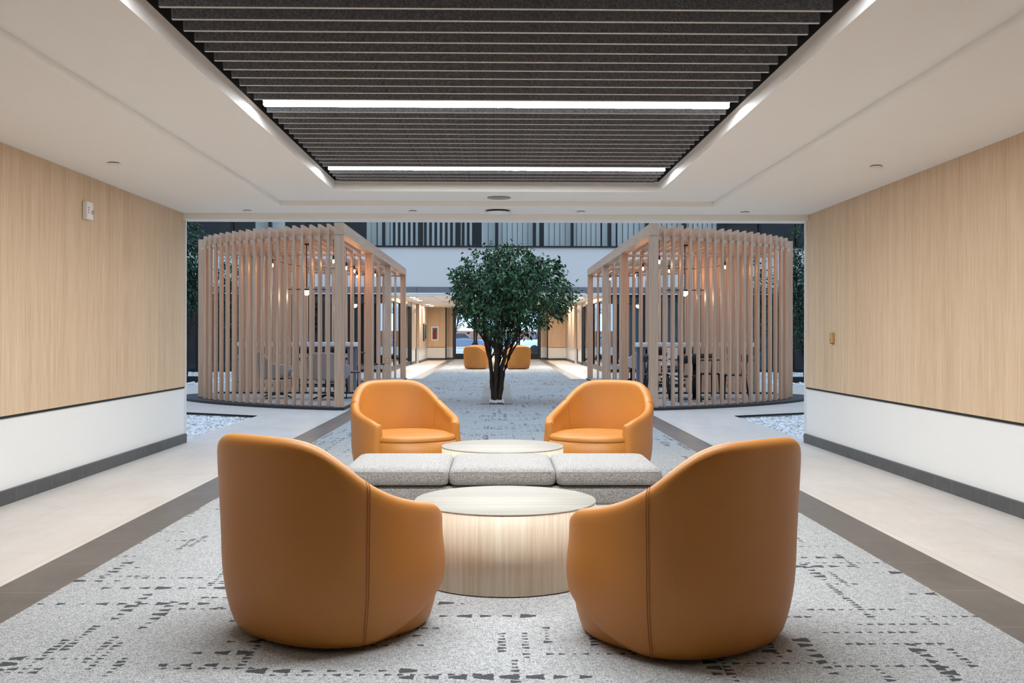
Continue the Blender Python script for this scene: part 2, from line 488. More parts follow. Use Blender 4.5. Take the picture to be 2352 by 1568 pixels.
def lobby_ceiling(y0, y1, mouth, name, coffer):
    """outer border at HC, raised field at H1, baffle coffer cut in it"""
    c = MB(); a, b = coffer; K = 1.59; O = 2.28; oa, ob = a - .72, b + .72
    T = HC + .9
    c.box(-XW, -O, y0, y1, HC, HC + .1); c.box(O, XW, y0, y1, HC, HC + .1)
    c.box(-O, O, y0, oa, HC, HC + .1); c.box(-O, O, ob, y1, HC, HC + .1)
    c.box(-O, -K - .1, oa, ob, H1, H1 + .1); c.box(K + .1, O, oa, ob, H1, H1 + .1)
    c.box(-K - .1, K + .1, oa, a - .1, H1, H1 + .1); c.box(-K - .1, K + .1, b + .1, ob, H1, H1 + .1)
    # side cheeks of the coffer
    c.box(-K - .1, -K, a - .1, b + .1, H1, H1 + .105); c.box(K, K + .1, a - .1, b + .1, H1, H1 + .105)
    c.box(-K, K, a - .1, a, H1, H1 + .105); c.box(-K, K, b, b + .1, H1, H1 + .105)
    o = struct(c.build('ceiling' if name == 'near' else 'ceiling_far', M['ceil_paint']))
    d = MB()
    d.box(-K - .6, K + .6, a - .6, b + .6, T, T + .05)
    d.box(-K - .1, -K, a - .1, b + .1, H1 + .105, T); d.box(K, K + .1, a - .1, b + .1, H1 + .105, T)
    d.box(-K, K, a - .1, a, H1 + .105, T); d.box(-K, K, b, b + .1, H1 + .105, T)
    d.build('coffer_lining', M['dark_trim'], o)
    m0, m1 = mouth
    struct(MB().box(-XW, XW, m0, m1, HC - .065, HC + (.23 if name == 'near' else .012)).build('trim_1' if name == 'near' else 'trim_2', M['ceil_paint']))
    return o
lobby_ceiling(YB, YE, (YE - .12, YE + .16), 'near', (3.2, 10.0))
lobby_ceiling(FE + .06, FB + 2, (FE - .12, FE + .16), 'far', (FE + 1.5, FE + 8.3))
struct(MB().box(-XW, XW, FE - .14, FE - .1, HC - .02, HC + .03).build('trim_11', M['white_paint']))

# unseen wall behind the camera: solid to cut daylight, wood-faced to bounce light forward
bw = MB()
bw.box(-XW - .2, -2.3, YB - .2, YB, 0, HC + .2); bw.box(2.3, XW + .2, YB - .2, YB, 0, HC + .2)
bw.box(-2.3, 2.3, YB - .2, YB, 0, HC + .2)
struct(bw.build('wall_back', M['wall_wood']))

# ------------------------------------------------------------------ baffles and strip lights
X0, X1 = -1.525, 1.525
BZ = HC + .118
ys = []
y = 9.84
light_at = [9.12, 6.60, 4.08]
LF = [FE + 11.55 - l for l in light_at]
LB = {}
sp_ = .18
k = 0
baf0 = None
while y > 3.3:
    isl = any(abs(y - l) < .07 for l in light_at)
    if not isl:
        g = 'charcoal felt ceiling baffles'
        if baf0 is None:
            baf0 = MB().box(X0, X1, -.012, .012, 0, .26, 0, [1, 0, 0, 0, 0, 0]).build('ceiling_baffle', [M['felt'], M['felt_edge']], None, (0, y, BZ))
            o = baf0
        else:
            o = baf0.copy(); C.objects.link(o); o.location = (0, y, BZ)
        n_between = sum(1 for l in light_at if l > y)
        where = ['beyond the far strip light', 'between the two strip lights in view'] [n_between] if n_between < 2 else 'nearer than both strip lights'
        tag(o, 'charcoal felt ceiling baffle ' + where, 'ceiling baffle', g)
    y -= sp_
LL = ['bright white strip light across the coffer near its far end', 'longer bright white strip light across the middle of the baffles',
      'bright strip light above the top edge of the view']
for l, lab in zip(light_at, LL):
    t = thing('strip_light', lab, 'ceiling light', (0, l, BZ), 0, 'linear strip lights between the baffles')
    MB().box(X0 + .01, X1 - .01, -.03, .03, .0365, .26).build('housing', M['white_plastic'], t)
    ln = MB()
    ln.box(X0 + .02, X1 - .02, -.026, .026, .002, .036, 1, [0, 1, 1, 1, 1, 1])
    ln.build('lens', [M['strip_light'], M['strip_side']], t)

t0 = t
for l in LF:
    dup(t0, (0, l, BZ), 0, 'bright strip light inside the far lobby ceiling coffer')
for k in range(37):
    y = FE + 1.6 + .18 * k
    if any(abs(y - l) < .09 for l in LF): continue
    o = baf0.copy(); C.objects.link(o); o.location = (0, y, BZ)
    tag(o, 'charcoal felt ceiling baffle in the far lobby ceiling beyond the atrium', 'ceiling baffle', 'far lobby ceiling baffles')
# ------------------------------------------------------------------ ceiling fittings
def disc(name, lab, cat, x, y, z, r, drop, mats, group=None):
    t = thing(name, lab, cat, (x, y, z), 0, group)
    MB().lathe([(r * .8, -drop * .45), (r * .8, 0)], n=24).build('collar', mats[1], t)
    MB().lathe([(r * .96, -drop), (r, -drop * .8), (r, -drop * .45)], n=32).build('cover_plate', mats[0], t)
    return t
for (x, y, lab) in ((-3.03, 8.1, 'above the white fire alarm on the left wall'), (3.03, 8.1, 'near the right wood wall'),
                    (-2.72, 11.15, 'at the lobby mouth, leftmost of that row'), (-.92, 11.15, 'at the lobby mouth, left of the round detector'),
                    (.92, 11.15, 'at the lobby mouth, right of the round detector'), (2.72, 11.15, 'at the lobby mouth, rightmost of that row')):
    disc('sprinkler_cover', 'small round white sprinkler cover ' + lab, 'sprinkler cover', x, y, HC, .05, .014, (M['white_plastic'], M['dark_trim']), 'sprinkler covers in the lobby ceiling')
t = disc('ceiling_speaker', 'round flat grey speaker grille in the raised ceiling beyond the baffles', 'ceiling speaker', .02, 10.42, H1, .12, .008, (M['grille'], M['grille']))
t = thing('ceiling_detector', 'round white ceiling detector with a black gap, above the lobby mouth', 'detector', (.01, 11.1, HC))
MB().lathe([(.125, -.02), (.125, 0)], n=32).build('collar', M['dark_trim'], t)
MB().lathe([(.06, -.05), (.12, -.036), (.145, -.022), (.14, -.018)], n=32).build('dome', M['white_plastic'], t)

# fire alarm strobe on the left wall
t = thing('fire_alarm', 'white fire alarm strobe with red letters high on the left wood wall', 'fire alarm', (-XW + .025, 8.72, 2.27))
MB().rbox(0, .05, -.062, .062, -.075, .075, .012).build('housing', M['white_plastic'], t)
MB().tube([(.045, .032, -.012), (.060, .032, -.012)], [.02, .015], 16).build('strobe_lens', M['chrome'], t)
td = bpy.data.curves.new('red_lettering', 'FONT'); td.body = 'FIRE'; td.size = .034; td.align_x = 'CENTER'; td.extrude = .0006
to = bpy.data.objects.new('red_lettering', td); C.objects.link(to)
to.matrix_world = Matrix(((0, 0, 1, 0), (0, 1, 0, 0), (-1, 0, 0, 0), (0, 0, 0, 1)))
td.materials.append(M['red_print'])
dg = bpy.context.evaluated_depsgraph_get()
tm = bpy.data.meshes.new_from_object(to.evaluated_get(dg))
bpy.data.objects.remove(to)
to = bpy.data.objects.new('red_lettering', tm); C.objects.link(to); to.parent = t
to.matrix_local = Matrix(((0, 0, 1, .0503), (0, -1, 0, -.028), (1, 0, 0, .0), (0, 0, 0, 1)))
# tan call point on the right wall
t = thing('wall_call_point', 'small tan box with a screw on the right wood wall', 'wall box', (XW - .025, 10.55, 1.195))
MB().rbox(-.035, 0, -.035, .035, -.055, .055, .006).build('housing', M['beige_plastic'], t)
MB().lathe([(.006, -.003), (.006, .003)], n=12).build('screw', M['tile_base'], t, (-.036, -.0, -.02))
MB().box(-.030, -.004, -.03, .03, -.062, -.055).build('base_lip', M['brown_top'], t)

# ------------------------------------------------------------------ armchairs
def smooth(a, b, x):
    t = max(0, min(1, (x - a) / (b - a))); return t * t * (3 - 2 * t)
def sup(th, hw, hd, e):
    c, s = abs(math.cos(th)), abs(math.sin(th))
    r = ((s / hw) ** e + (c / hd) ** e) ** (-1 / e); return r
def armchair(label, group, p):
    t = thing('tub_armchair', label, 'armchair', (0, 0, 0), 0, group)
    R = math.radians; TM = R(p.get('tm', 134)); N = 56
    hb, ha = p['hb'], p['ha']; th = p['th']
    def H(a):
        a = abs(a)
        tab = p.get('prof')
        if tab:
            d = math.degrees(a)
            for (d0, h0), (d1, h1) in zip(tab[:-1], tab[1:]):
                if d <= d1 or d1 == tab[-1][0]:
                    return h0 + (h1 - h0) * (d - d0) / (d1 - d0)
        h = hb - (hb - ha) * smooth(R(p.get('s0', 30)), R(p.get('s1', 104)), a)
        if a > R(96): h -= .05 * ((a - R(96)) / R(40))
        return h
    def loop(a, sq=1.0, shift=0.0):
        """closed section at angle a; sq squeezes it to round the arm ends"""
        h = H(a) ; r0 = sup(a, p['hw'], p['hd'], p['e'])
        zb = p['zb'] + .17 * max(0, (abs(a) - R(62)) / (TM - R(62))) ** 1.7
        def ro(z):
            u = z
            return r0 * (p['taper'] + (1 - p['taper']) * math.sin(min(1, u / .34) * PI / 2) ** .75 + p.get('lean', .05) * max(0, u - .4) / .45 - .0 )
        out = []
        top = h - th / 2
        for k in range(9):
            z = zb + (top - zb) * k / 8; out.append((ro(z), z))
        rr = ro(top)
        if abs(a) > R(70):   # arm tops pull inward
            kk = smooth(R(70), R(110), abs(a)) * .018
            out = [(r - kk * smooth(.3, 1, (z - zb) / (top - zb)), z) for r, z in out]; rr -= kk
        for k in range(1, 6):
            b = PI * k / 6; out.append((rr - th / 2 + th / 2 * math.cos(b), top + th / 2 * math.sin(b)))
        for k in range(8):
            z = top + (p['zi'] - top) * k / 7
            out.append((rr - th - .035 * smooth(0, 1, k / 7), z))
        out.append((out[0][0] - th - .0, zb + .01 if zb < p['zi'] else p['zi'] - .01))
        rm = sum(o[0] for o in out) / len(out); zm = (zb + h) / 2
        res = []
        for r, z in out:
            r2 = rm + (r - rm) * sq; z2 = zm + (z - zm) * (1 - (1 - sq) * .10)
            x, y = r2 * math.sin(a), -r2 * math.cos(a)
            # push end rings forward
            res.append((x + shift * math.cos(a) * (1 if a > 0 else -1), y + shift * math.sin(abs(a)), z2))
        return res
    L = []
    m = MB()
    for k in range(N + 1):
        L.append(loop(-TM + 2 * TM * k / N))
    caps = []
    for b in (25, 50, 70, 84):
        caps.append(loop(TM, math.cos(R(b)), math.sin(R(b)) * th * .5))
    caps0 = []
    for b in (25, 50, 70, 84):
        caps0.append(loop(-TM, math.cos(R(b)), math.sin(R(b)) * th * .5))
    m.loft(caps0[::-1] + L + caps, True, True, True)
    sh = m.build('shell', p['mat'], t, subsurf=1)
    # seat cushion and apron drum
    hw, hd = p['sw'], p['sd']; cy = p.get('scy', .05)
    def ring(r, z, n=56):
        out = []
        for k in range(n):
            a = 2 * PI * k / n; q = sup(a, hw, hd, 2.35) * r
            out.append((q * math.sin(a), cy - q * math.cos(a), z))
        return out
    zs = p['zs']
    s = MB(); s.loft([ring(.9, zs - .045), ring(.994, zs - .043), ring(1.0, zs - .032), ring(.998, zs - .022), ring(.98, zs - .008), ring(.93, zs + .002), ring(.7, zs + .014), ring(.3, zs + .02), ring(.05, zs + .021)], True, True, True)
    s.build('seat_cushion', p['mat'], t)
    if p.get('drum', True):
        s = MB(); s.loft([ring(.85, .012), ring(.90, .03), ring(.955, .10), ring(.99, .2), ring(.997, zs - .15), ring(.998, zs - .0455)], True, True, True)
        s.build('seat_base', p['mat'], t)
        MB().lathe([(.28, 0.006), (.30, .008), (.30, .012)], 0, .0, 40).build('swivel_plinth', M['black_metal'], t)
        # twin stitched seams between back and sides
        for sg in (-1, 1):
            for da in (-.6, .6):
                a = sg * R(62) + R(da)
                lp = loop(a); pts = []
                for (x, y, z) in lp[:9] + lp[9:13]:
                    v = Vector((x, y, 0)); v = v.normalized() * (v.length + .0006)
                    pts.append((v.x, v.y, z + (.0006 if z > H(a) - th / 2 else 0)))
                MB().tube(pts, .0012, 5).build('stitched_seam', M['leather_seam'], t)
            lp = loop(sg * R(62)); pts = [(x * .999, y * .999, z) for x, y, z in lp[13:20]]
            MB().tube(pts, .0018, 5).build('stitched_seam', M['leather_seam'], t)
    return t
def fine(tab, step=4):
    # smooth the height profile with a Catmull-Rom through its points
    out = []; n = len(tab)
    for i in range(n - 1):
        p0, p1, p2, p3 = tab[max(i - 1, 0)], tab[i], tab[i + 1], tab[min(i + 2, n - 1)]
        for k in range(step):
            u = k / step; m1 = (p2[1] - p0[1]) / (p2[0] - p0[0]) * (p2[0] - p1[0]); m2 = (p3[1] - p1[1]) / (p3[0] - p1[0]) * (p2[0] - p1[0])
            out.append((p1[0] + (p2[0] - p1[0]) * u, (2*u**3-3*u*u+1)*p1[1] + (u**3-2*u*u+u)*m1 + (-2*u**3+3*u*u)*p2[1] + (u**3-u*u)*m2))
    return out + [tab[-1]]
PROF = fine([(0, .832), (20, .829), (30, .821), (40, .793), (50, .738), (62, .662), (78, .600), (96, .563), (110, .543), (118, .528), (124, .505)])
AP = dict(hw=.438, hd=.428, e=2.5, hb=.84, ha=.545, prof=PROF, th=.078, zb=.012, zi=.36, taper=.84, mat=M['leather'], sw=.375, sd=.385, scy=.045, tm=123, zs=.405)
GL = 'tan leather tub armchairs'
chair0 = armchair('tan leather tub armchair seen from behind, nearest on the left', GL, AP)
chair0.location = (-.668, 4.255, 0); chair0.rotation_euler.z = -math.radians(38)
dup(chair0, (.735, 4.105, 0), math.radians(38), 'tan leather tub armchair seen from behind, nearest on the right')
dup(chair0, (-.75, 8.50, 0), math.radians(180 + 27), 'tan leather tub armchair facing us beyond the bench on the left')
dup(chair0, (.845, 8.50, 0), math.radians(180 - 27), 'tan leather tub armchair facing us beyond the bench on the right')
dup(chair0, (-.73, 36.6, 0), -math.radians(22), 'tan leather tub armchair in the far lobby, left of the trunks')
dup(chair0, (.76, 36.6, 0), math.radians(22), 'tan leather tub armchair in the far lobby, right of the trunks')
dup(chair0, (-.62, 40.7, 0), math.radians(180 + 30), 'tan leather tub armchair in the far lobby, behind the left one there')
dup(chair0, (.68, 40.7, 0), math.radians(180 - 30), 'tan leather tub armchair in the far lobby, behind the right one there')

# ------------------------------------------------------------------ drum tables
def drum(label, x, y, copy=None):
    if copy: return dup(copy, (x, y, 0), 0, label)
    t = thing('drum_table', label, 'coffee table', (x, y, 0), 0, 'pale wood drum tables')
    r = .455
    MB().lathe([(r - .02, 0.006), (r - .02, .012)], n=64).build('recessed_foot', M['dark_trim'], t)
    b = MB().lathe([(r - .0005, .012), (r - .0005, .384)], n=128).build('body', M['table_side'], t)
    MB().lathe([(r - .001, .384), (r + .001, .386), (r - .001, .390)], n=128).build('table_top', M['table_top'], t)
    return t
dt = drum('round pale wood drum coffee table in front, between the two nearest armchairs', .045, 5.14)
drum('round pale wood drum coffee table behind the upholstered bench', .045, 7.63, dt)
drum('round pale wood drum coffee table in the far lobby behind the tree trunks', .02, 37.6, dt)

# ------------------------------------------------------------------ bench
def cushion(m, x0, x1, y0, y1, z0, z1, r=.05, crown=.012):
    n = 14; hx, hy = (x1 - x0) / 2, (y1 - y0) / 2; cx, cy = (x0 + x1) / 2, (y0 + y1) / 2
    def ring(inset, z, cz=0):
        out = []; rc = max(.02, r - inset * .3)
        ax, ay = hx - inset, hy - inset
        for (sx, sy, a0) in ((1, 1, 0), (-1, 1, PI / 2), (-1, -1, PI), (1, -1, 1.5 * PI)):
            for k in range(5):
                a = a0 + PI / 2 * k / 4
                out.append((cx + sx * (ax - rc) + rc * math.cos(a), cy + sy * (ay - rc) + rc * math.sin(a), z))
        return out
    m.loft([ring(.06, z0), ring(.012, z0 + .003), ring(.002, z0 + .012), ring(-.004, (z0 + z1) / 2 - .01), ring(.0, z1 - .022), ring(.006, z1 - .012),
            ring(.02, z1 - .001), ring(.045, z1 + crown * .5), ring(.12, z1 + crown * .9), ring(.2, z1 + crown)], True, True, True)
def bench(x, y, label):
    t = thing('upholstered_bench', label, 'bench', (x, y, 0), 0, 'upholstered benches')
    w = .635
    for i in range(3):
        m = MB(); cushion(m, -1.5 * w + i * w + .002, -1.5 * w + (i + 1) * w - .002, -.40, .40, .325, .425)
        c = m.build('seat_cushion', M['boucle'], t)
        q = MB()
        xa, xb = -1.5 * w + i * w + .03, -1.5 * w + (i + 1) * w - .03
        q.tube([(xa, -.399, .405), (xb, -.399, .405)], .0028, 6)
        q.build('piping', M['grey_fabric'], c)
    m = MB(); m.rbox(-1.5 * w + .03, 1.5 * w - .03, -.375, .375, .205, .318, .025); m.build('upholstered_base', M['boucle'], t)
    for sx in (-1, 1):
        for sy in (-1, 1):
            MB().rbox(sx * .86 - .02, sx * .86 + .02, sy * .3 - .02, sy * .3 + .02, .006, .21, .004).build('leg', M['black_metal'], t)
    return t
b0 = bench(.035, 6.42, 'three-cushion pale grey boucle bench between the two drum tables')
dup(b0, (.02, 38.6, 0), 0, 'three-cushion pale grey boucle bench in the far lobby, mostly hidden')

# ------------------------------------------------------------------ pavilions
PX, PZT = 2.58, 3.035
CX_, CY_ = None, None
def arc_pts():
    # circle through the front corner and end post, radius 5.5
    A = Vector((2.60, 16.62)); E = Vector((5.70, 19.45)); R_ = 5.4
    mid = (A + E) / 2; d = (E - A); L_ = d.length
    n = Vector((-d.y, d.x)).normalized()
    cc = mid + n * math.sqrt(R_ * R_ - (L_ / 2) ** 2)
    if cc.y < mid.y: cc = mid - n * math.sqrt(R_ * R_ - (L_ / 2) ** 2)
    return cc, R_
ACC, AR = arc_pts()
def arc_y(x): return ACC.y - math.sqrt(max(0, AR * AR - (x - ACC.x) ** 2))
YR = 20.56   # flat rear line of the near bay
def pavilion(s, label):
    t = thing('timber_pavilion', label, 'pavilion', (s * 2.58, CYM, 0), 0, 'curved timber slat pavilions')
    ox, oy = s * 2.58, CYM
    def P(x, y): return (s * x - ox, y - oy)
    def bx(m, x0, x1, y0, y1, z0, z1, mi=0):
        a, b = sorted((s * x0 - ox, s * x1 - ox)); m.box(a, b, min(y0, y1) - oy, max(y0, y1) - oy, z0, z1, mi); return m
    Z0 = .045; ZB = 2.85
    for mir in (False, True):
        F = (lambda y: MY(y)) if mir else (lambda y: y)
        # platform: dark slab following the curve and swinging out past the end post
        poly = [(2.46, 16.49)]
        for k in range(25):
            x = 2.6 + (5.68 - 2.6) * k / 24; poly.append((x + .02 + .30 * (k / 24) ** 2, arc_y(x) - .13 + .02 * (k / 24)))
        for k in range(1, 9):
            a = -.35 + (PI / 2 + .35) * k / 8
            poly.append((5.60 + .56 * math.cos(a), 20.12 + .6 * math.sin(a)))
        poly += [(2.46, 20.72)]
        pp = [P(x, F(y)) for x, y in poly]
        m = MB(); m.prism(pp, 0, .04); m.build('platform', M['dark_slab'], t)
        # carpet inset inside
        poly = [(2.50, 16.72)] + [(2.65 + 2.95 * k / 16, arc_y(2.65 + 2.95 * k / 16) + .16) for k in range(17)] + [(5.60, 20.42), (2.50, 20.42)]
        m = MB(); m.prism([P(x, F(y)) for x, y in poly], .038, .046); m.build('carpet_inset', M['carpet'], t)
        # posts
        post = MB(); bx(post, 2.49, 2.63, F(16.54), F(16.68), Z0, ZB); post.build('corner_post', M['slat_wood'], t)
        post = MB(); bx(post, 2.49, 2.63, F(20.40), F(20.58), Z0, ZB); post.build('corner_post', M['slat_wood'], t)
        post = MB(); bx(post, 5.53, 5.66, F(19.40), F(19.66), Z0, PZT - .01); post.build('end_post', M['slat_wood'], t)
        # slats along the curve, with the roof board each carries
        n = 18
        for k in range(n):
            x = 2.76 + .1545 * k
            y = arc_y(x)
            m = MB(); bx(m, x - .021, x + .021, F(y), F(y + .135), Z0, ZB); m.build('slat', M['slat_wood'], t)
            m = MB(); bx(m, x - .021, x + .021, F(y - .002), F(YR + .02), ZB + .002, PZT); m.build('roof_board', M['beam_wood'], t)
        n2 = 18
        for k in range(n2):
            x = 2.76 + .1545 * k
            m = MB(); bx(m, x - .021, x + .021, F(YR - .12), F(YR), Z0, ZB - .055); m.build('rear_slat', M['slat_wood'], t)
        m = MB(); bx(m, 2.63, 5.6, F(YR - .13), F(YR + .01), ZB - .05, ZB); m.build('rear_rail', M['beam_wood'], t)
        m = MB(); bx(m, 2.63, 5.6, F(YR - .15), F(YR + .03), .047, .075); m.build('sill_rail', M['black_metal'], t)
        # curved rail below the roof boards
        L = []
        for k in range(31):
            x = 2.63 + (5.56 - 2.63) * k / 30
            y = arc_y(x)
            a0 = P(x, F(y + .06)); a1 = P(x - .0, F(y + .11))
            L.append([(a0[0], a0[1], ZB - .045), (a1[0], a1[1], ZB - .045), (a1[0], a1[1], ZB + .004), (a0[0], a0[1], ZB + .004)])
        m = MB(); m.loft(L, True, True, True, 0, False); m.build('curved_rail', M['beam_wood'], t)
    m = MB(); bx(m, 2.485, 2.635, 16.53, MY(16.53), ZB + .001, PZT + .0); m.build('long_beam', M['beam_wood'], t)
    return t
pavilion(-1, 'curved timber slat pavilion on the left, around grey lounge chairs')
pavilion(1, 'curved timber slat pavilion on the right, around a black dining set')

t = thing('outlet_plate', 'small outlet plate low on a rear bay post of the left pavilion', 'outlet', (-2.56, MY(20.58), .62))
MB().box(-.035, .035, -.012, -.001, -.06, .06).build('plate', M['beige_plastic'], t)
for dz in (-.025, .025): MB().box(-.012, .012, -.014, -.011, dz - .012, dz + .012).build('socket', M['white_plastic'], t)

# string bulbs and pendants
def bulb(x, y, z, label, first=[None]):
    if first[0] is None:
        t = thing('string_bulb', label, 'bulb', (x, y, z), 0, 'warm filament bulbs strung under the pavilion roofs')
        MB().lathe([(.013, .0), (.016, .02), (.014, .06), (.006, .075)], n=12).build('socket', M['black_plastic'], t)
        MB().lathe([(.003, -.066), (.012, -.06), (.019, -.042), (.016, -.018), (.010, .0)], n=14).build('glass_bulb', M['bulb_glow'], t)
        ld = bpy.data.lights.new('bulb_light', 'POINT'); ld.energy = 4.5; ld.color = (1, .45, .16); ld.shadow_soft_size = .012
        lo = bpy.data.objects.new('bulb_light', ld); C.objects.link(lo); lo.parent = t; lo.location = (0, 0, -.085)
        first[0] = t; return t
    return dup(first[0], (x, y, z), 0, label)
def cord(pts, sag, zs, label):
    m = MB(); out = []
    for (a, b) in zip(pts[:-1], pts[1:]):
        for k in range(9):
            u = k / 8; out.append((a[0] + (b[0] - a[0]) * u, a[1] + (b[1] - a[1]) * u, zs - sag * 4 * u * (1 - u)))
    m.tube(out, .005, 5)
    return tag(m.build('light_cord', M['black_plastic']), label, 'cord', 'cords of the bulb strings')
import itertools
BULBS = {('left', 'near'): (2.51, [(2.80, 17.5, 'frontmost, beside the front post'), (2.83, 19.2, 'along the open side'), (2.81, 20.15, 'by the rear post'), (3.49, 20.2, 'by the rear slats'), (4.06, 18.5, 'above the side-on grey chair')]),
         ('right', 'near'): (2.51, [(2.78, 17.4, 'frontmost, beside the front post'), (2.76, 19.2, 'along the open side'), (3.37, 19.9, 'by the rear slats'), (4.16, 20.1, 'at the rear, farther right'), (4.20, 18.7, 'over the curved side')]),
         ('left', 'rear'): (2.72, [(2.98, 25.0, 'nearest us'), (2.79, 26.5, 'farthest along the open side'), (3.5, 25.6, 'deepest inside')]),
         ('right', 'rear'): (2.72, [(3.40, 25.0, 'nearest us'), (2.95, 26.5, 'farthest along the open side'), (3.9, 25.8, 'deepest inside')])}
for (nm, bay), (bz, pts) in BULBS.items():
    sg = -1 if nm == 'left' else 1
    m = MB(); out = []
    for (a, b) in zip(pts[:-1], pts[1:]):
        for k in range(9):
            u = k / 8; out.append((sg * (a[0] + (b[0] - a[0]) * u), a[1] + (b[1] - a[1]) * u, bz + .075 - .10 * 4 * u * (1 - u) * .6))
    m.tube(out, .005, 5)
    for p in pts: m.tube([(sg * p[0], p[1], bz + .07), (sg * p[0], p[1], 2.856)], .004, 5)
    tag(m.build('light_cord', M['black_plastic']), f'black cord of the bulb string in the {bay} bay of the {nm} pavilion', 'cord', 'cords of the bulb strings')
    for (x, y, w) in pts:
        bulb(sg * x, y, bz, f'warm bulb in the {bay} bay of the {nm} pavilion, {w}')
def pendant(x, y, label, first=[None]):
    if first[0]: return dup(first[0], (x, y, 0), 0, label)
    t = thing('globe_pendant', label, 'pendant lamp', (x, y, 0), 0, 'globe pendants inside the pavilions')
    MB().lathe([(.06, 2.80), (.06, 2.825)], n=20).build('canopy', M['black_metal'], t)
    MB().tube([(0, 0, 2.82), (0, 0, 2.02)], .008, 8).build('rod', M['black_metal'], t)
    MB().tube([(-.34, 0, 2.02), (.34, 0, 2.02)], .008, 8).build('cross_bar', M['black_metal'], t)
    m = MB(); m.lathe([(.056 * math.sin(PI * k / 14) + .001, 1.975 - .062 * math.cos(PI * k / 14)) for k in range(1, 14)], n=24)
    m.build('globe', M['globe_glow'], t)
    ld = bpy.data.lights.new('globe_light', 'POINT'); ld.energy = 9; ld.color = (1, .72, .45); ld.shadow_soft_size = .02
    lo = bpy.data.objects.new('globe_light', ld); C.objects.link(lo); lo.parent = t; lo.location = (0, 0, 1.89)
    MB().lathe([(.058, 2.0), (.05, 2.028), (.02, 2.035)], n=24).build('cap', M['black_metal'], t)
    return t
pendant(-3.35, 18.0, 'lit white globe pendant in the near bay of the left pavilion')
pendant(3.33, 18.0, 'lit white globe pendant in the near bay of the right pavilion')
pendant(-3.6, MY(18.6), 'lit white globe pendant in the rear bay of the left pavilion')
pendant(3.6, MY(18.6), 'lit white globe pendant in the rear bay of the right pavilion')

# ------------------------------------------------------------------ furniture inside the pavilions
LP = dict(hw=.36, hd=.33, e=2.6, hb=.86, ha=.64, th=.045, zb=.36, zi=.42, taper=.72, mat=M['grey_fabric'], sw=.30, sd=.30, zs=.45, drum=False, tm=122, lean=.12, s0=28, s1=80)
def lounge(label, group):
    t = armchair(label, group, LP); t.name = 'swivel_lounge_chair'; t['category'] = 'lounge chair'
    MB().lathe([(.03, .05), (.026, .36)], n=14).build('column', M['black_metal'], t)
    MB().lathe([(.18, .355), (.30, .37)], n=24).build('seat_pan', M['black_metal'], t)
    for k in range(4):
        a = PI / 4 + PI / 2 * k
        m = MB(); m.tube([(0, 0, .09), (.18 * math.cos(a), .18 * math.sin(a), .07), (.34 * math.cos(a), .34 * math.sin(a), .015)], [.022, .018, .012], 8)
        m.build('foot_arm', M['black_metal'], t)
    return t
Z = .046
l0 = lounge('grey swivel lounge chair seen side on, deeper in the left pavilion', 'grey swivel lounge chairs')
l0.location = (-4.05, 18.9, Z); l0.rotation_euler.z = math.radians(-70)
dup(l0, (-3.03, 18.5, Z), math.radians(-12), 'grey swivel lounge chair seen from behind in the left pavilion, beside the front post')
pg = 'pale lounge chairs in the right pavilion'
l1 = dup(l0, (3.35, MY(19.2), Z), math.radians(60), 'pale grey lounge chair in the rear bay of the right pavilion, nearest the walkway', pg)
l2 = dup(l0, (4.3, MY(18.6), Z), math.radians(150), 'pale grey lounge chair in the rear bay of the right pavilion, deeper inside', pg)
for r in (l1, l2):
    for ch in children(r):
        if ch.name.startswith(('shell', 'seat_cushion')):
            ch.data = ch.data.copy(); ch.data.materials[0] = M['pale_fabric']
# small round side table
t = thing('side_table', 'small round dark side table beside the grey lounge chair in the left pavilion', 'side table', (-2.75, 19.0, Z))
MB().lathe([(.21, .47), (.215, .485), (.21, .50)], n=32).build('table_top', M['brown_top'], t)
for k in range(3):
    a = 2 * PI * k / 3 + .4
    MB().tube([(.17 * math.cos(a), .17 * math.sin(a), 0), (.17 * math.cos(a), .17 * math.sin(a), .47)], .01, 8).build('leg', M['black_metal'], t)
MB().lathe([(.18, .0), (.18, .012), (.16, .012), (.16, .0)], n=32, cap=False).build('base_ring', M['black_metal'], t)
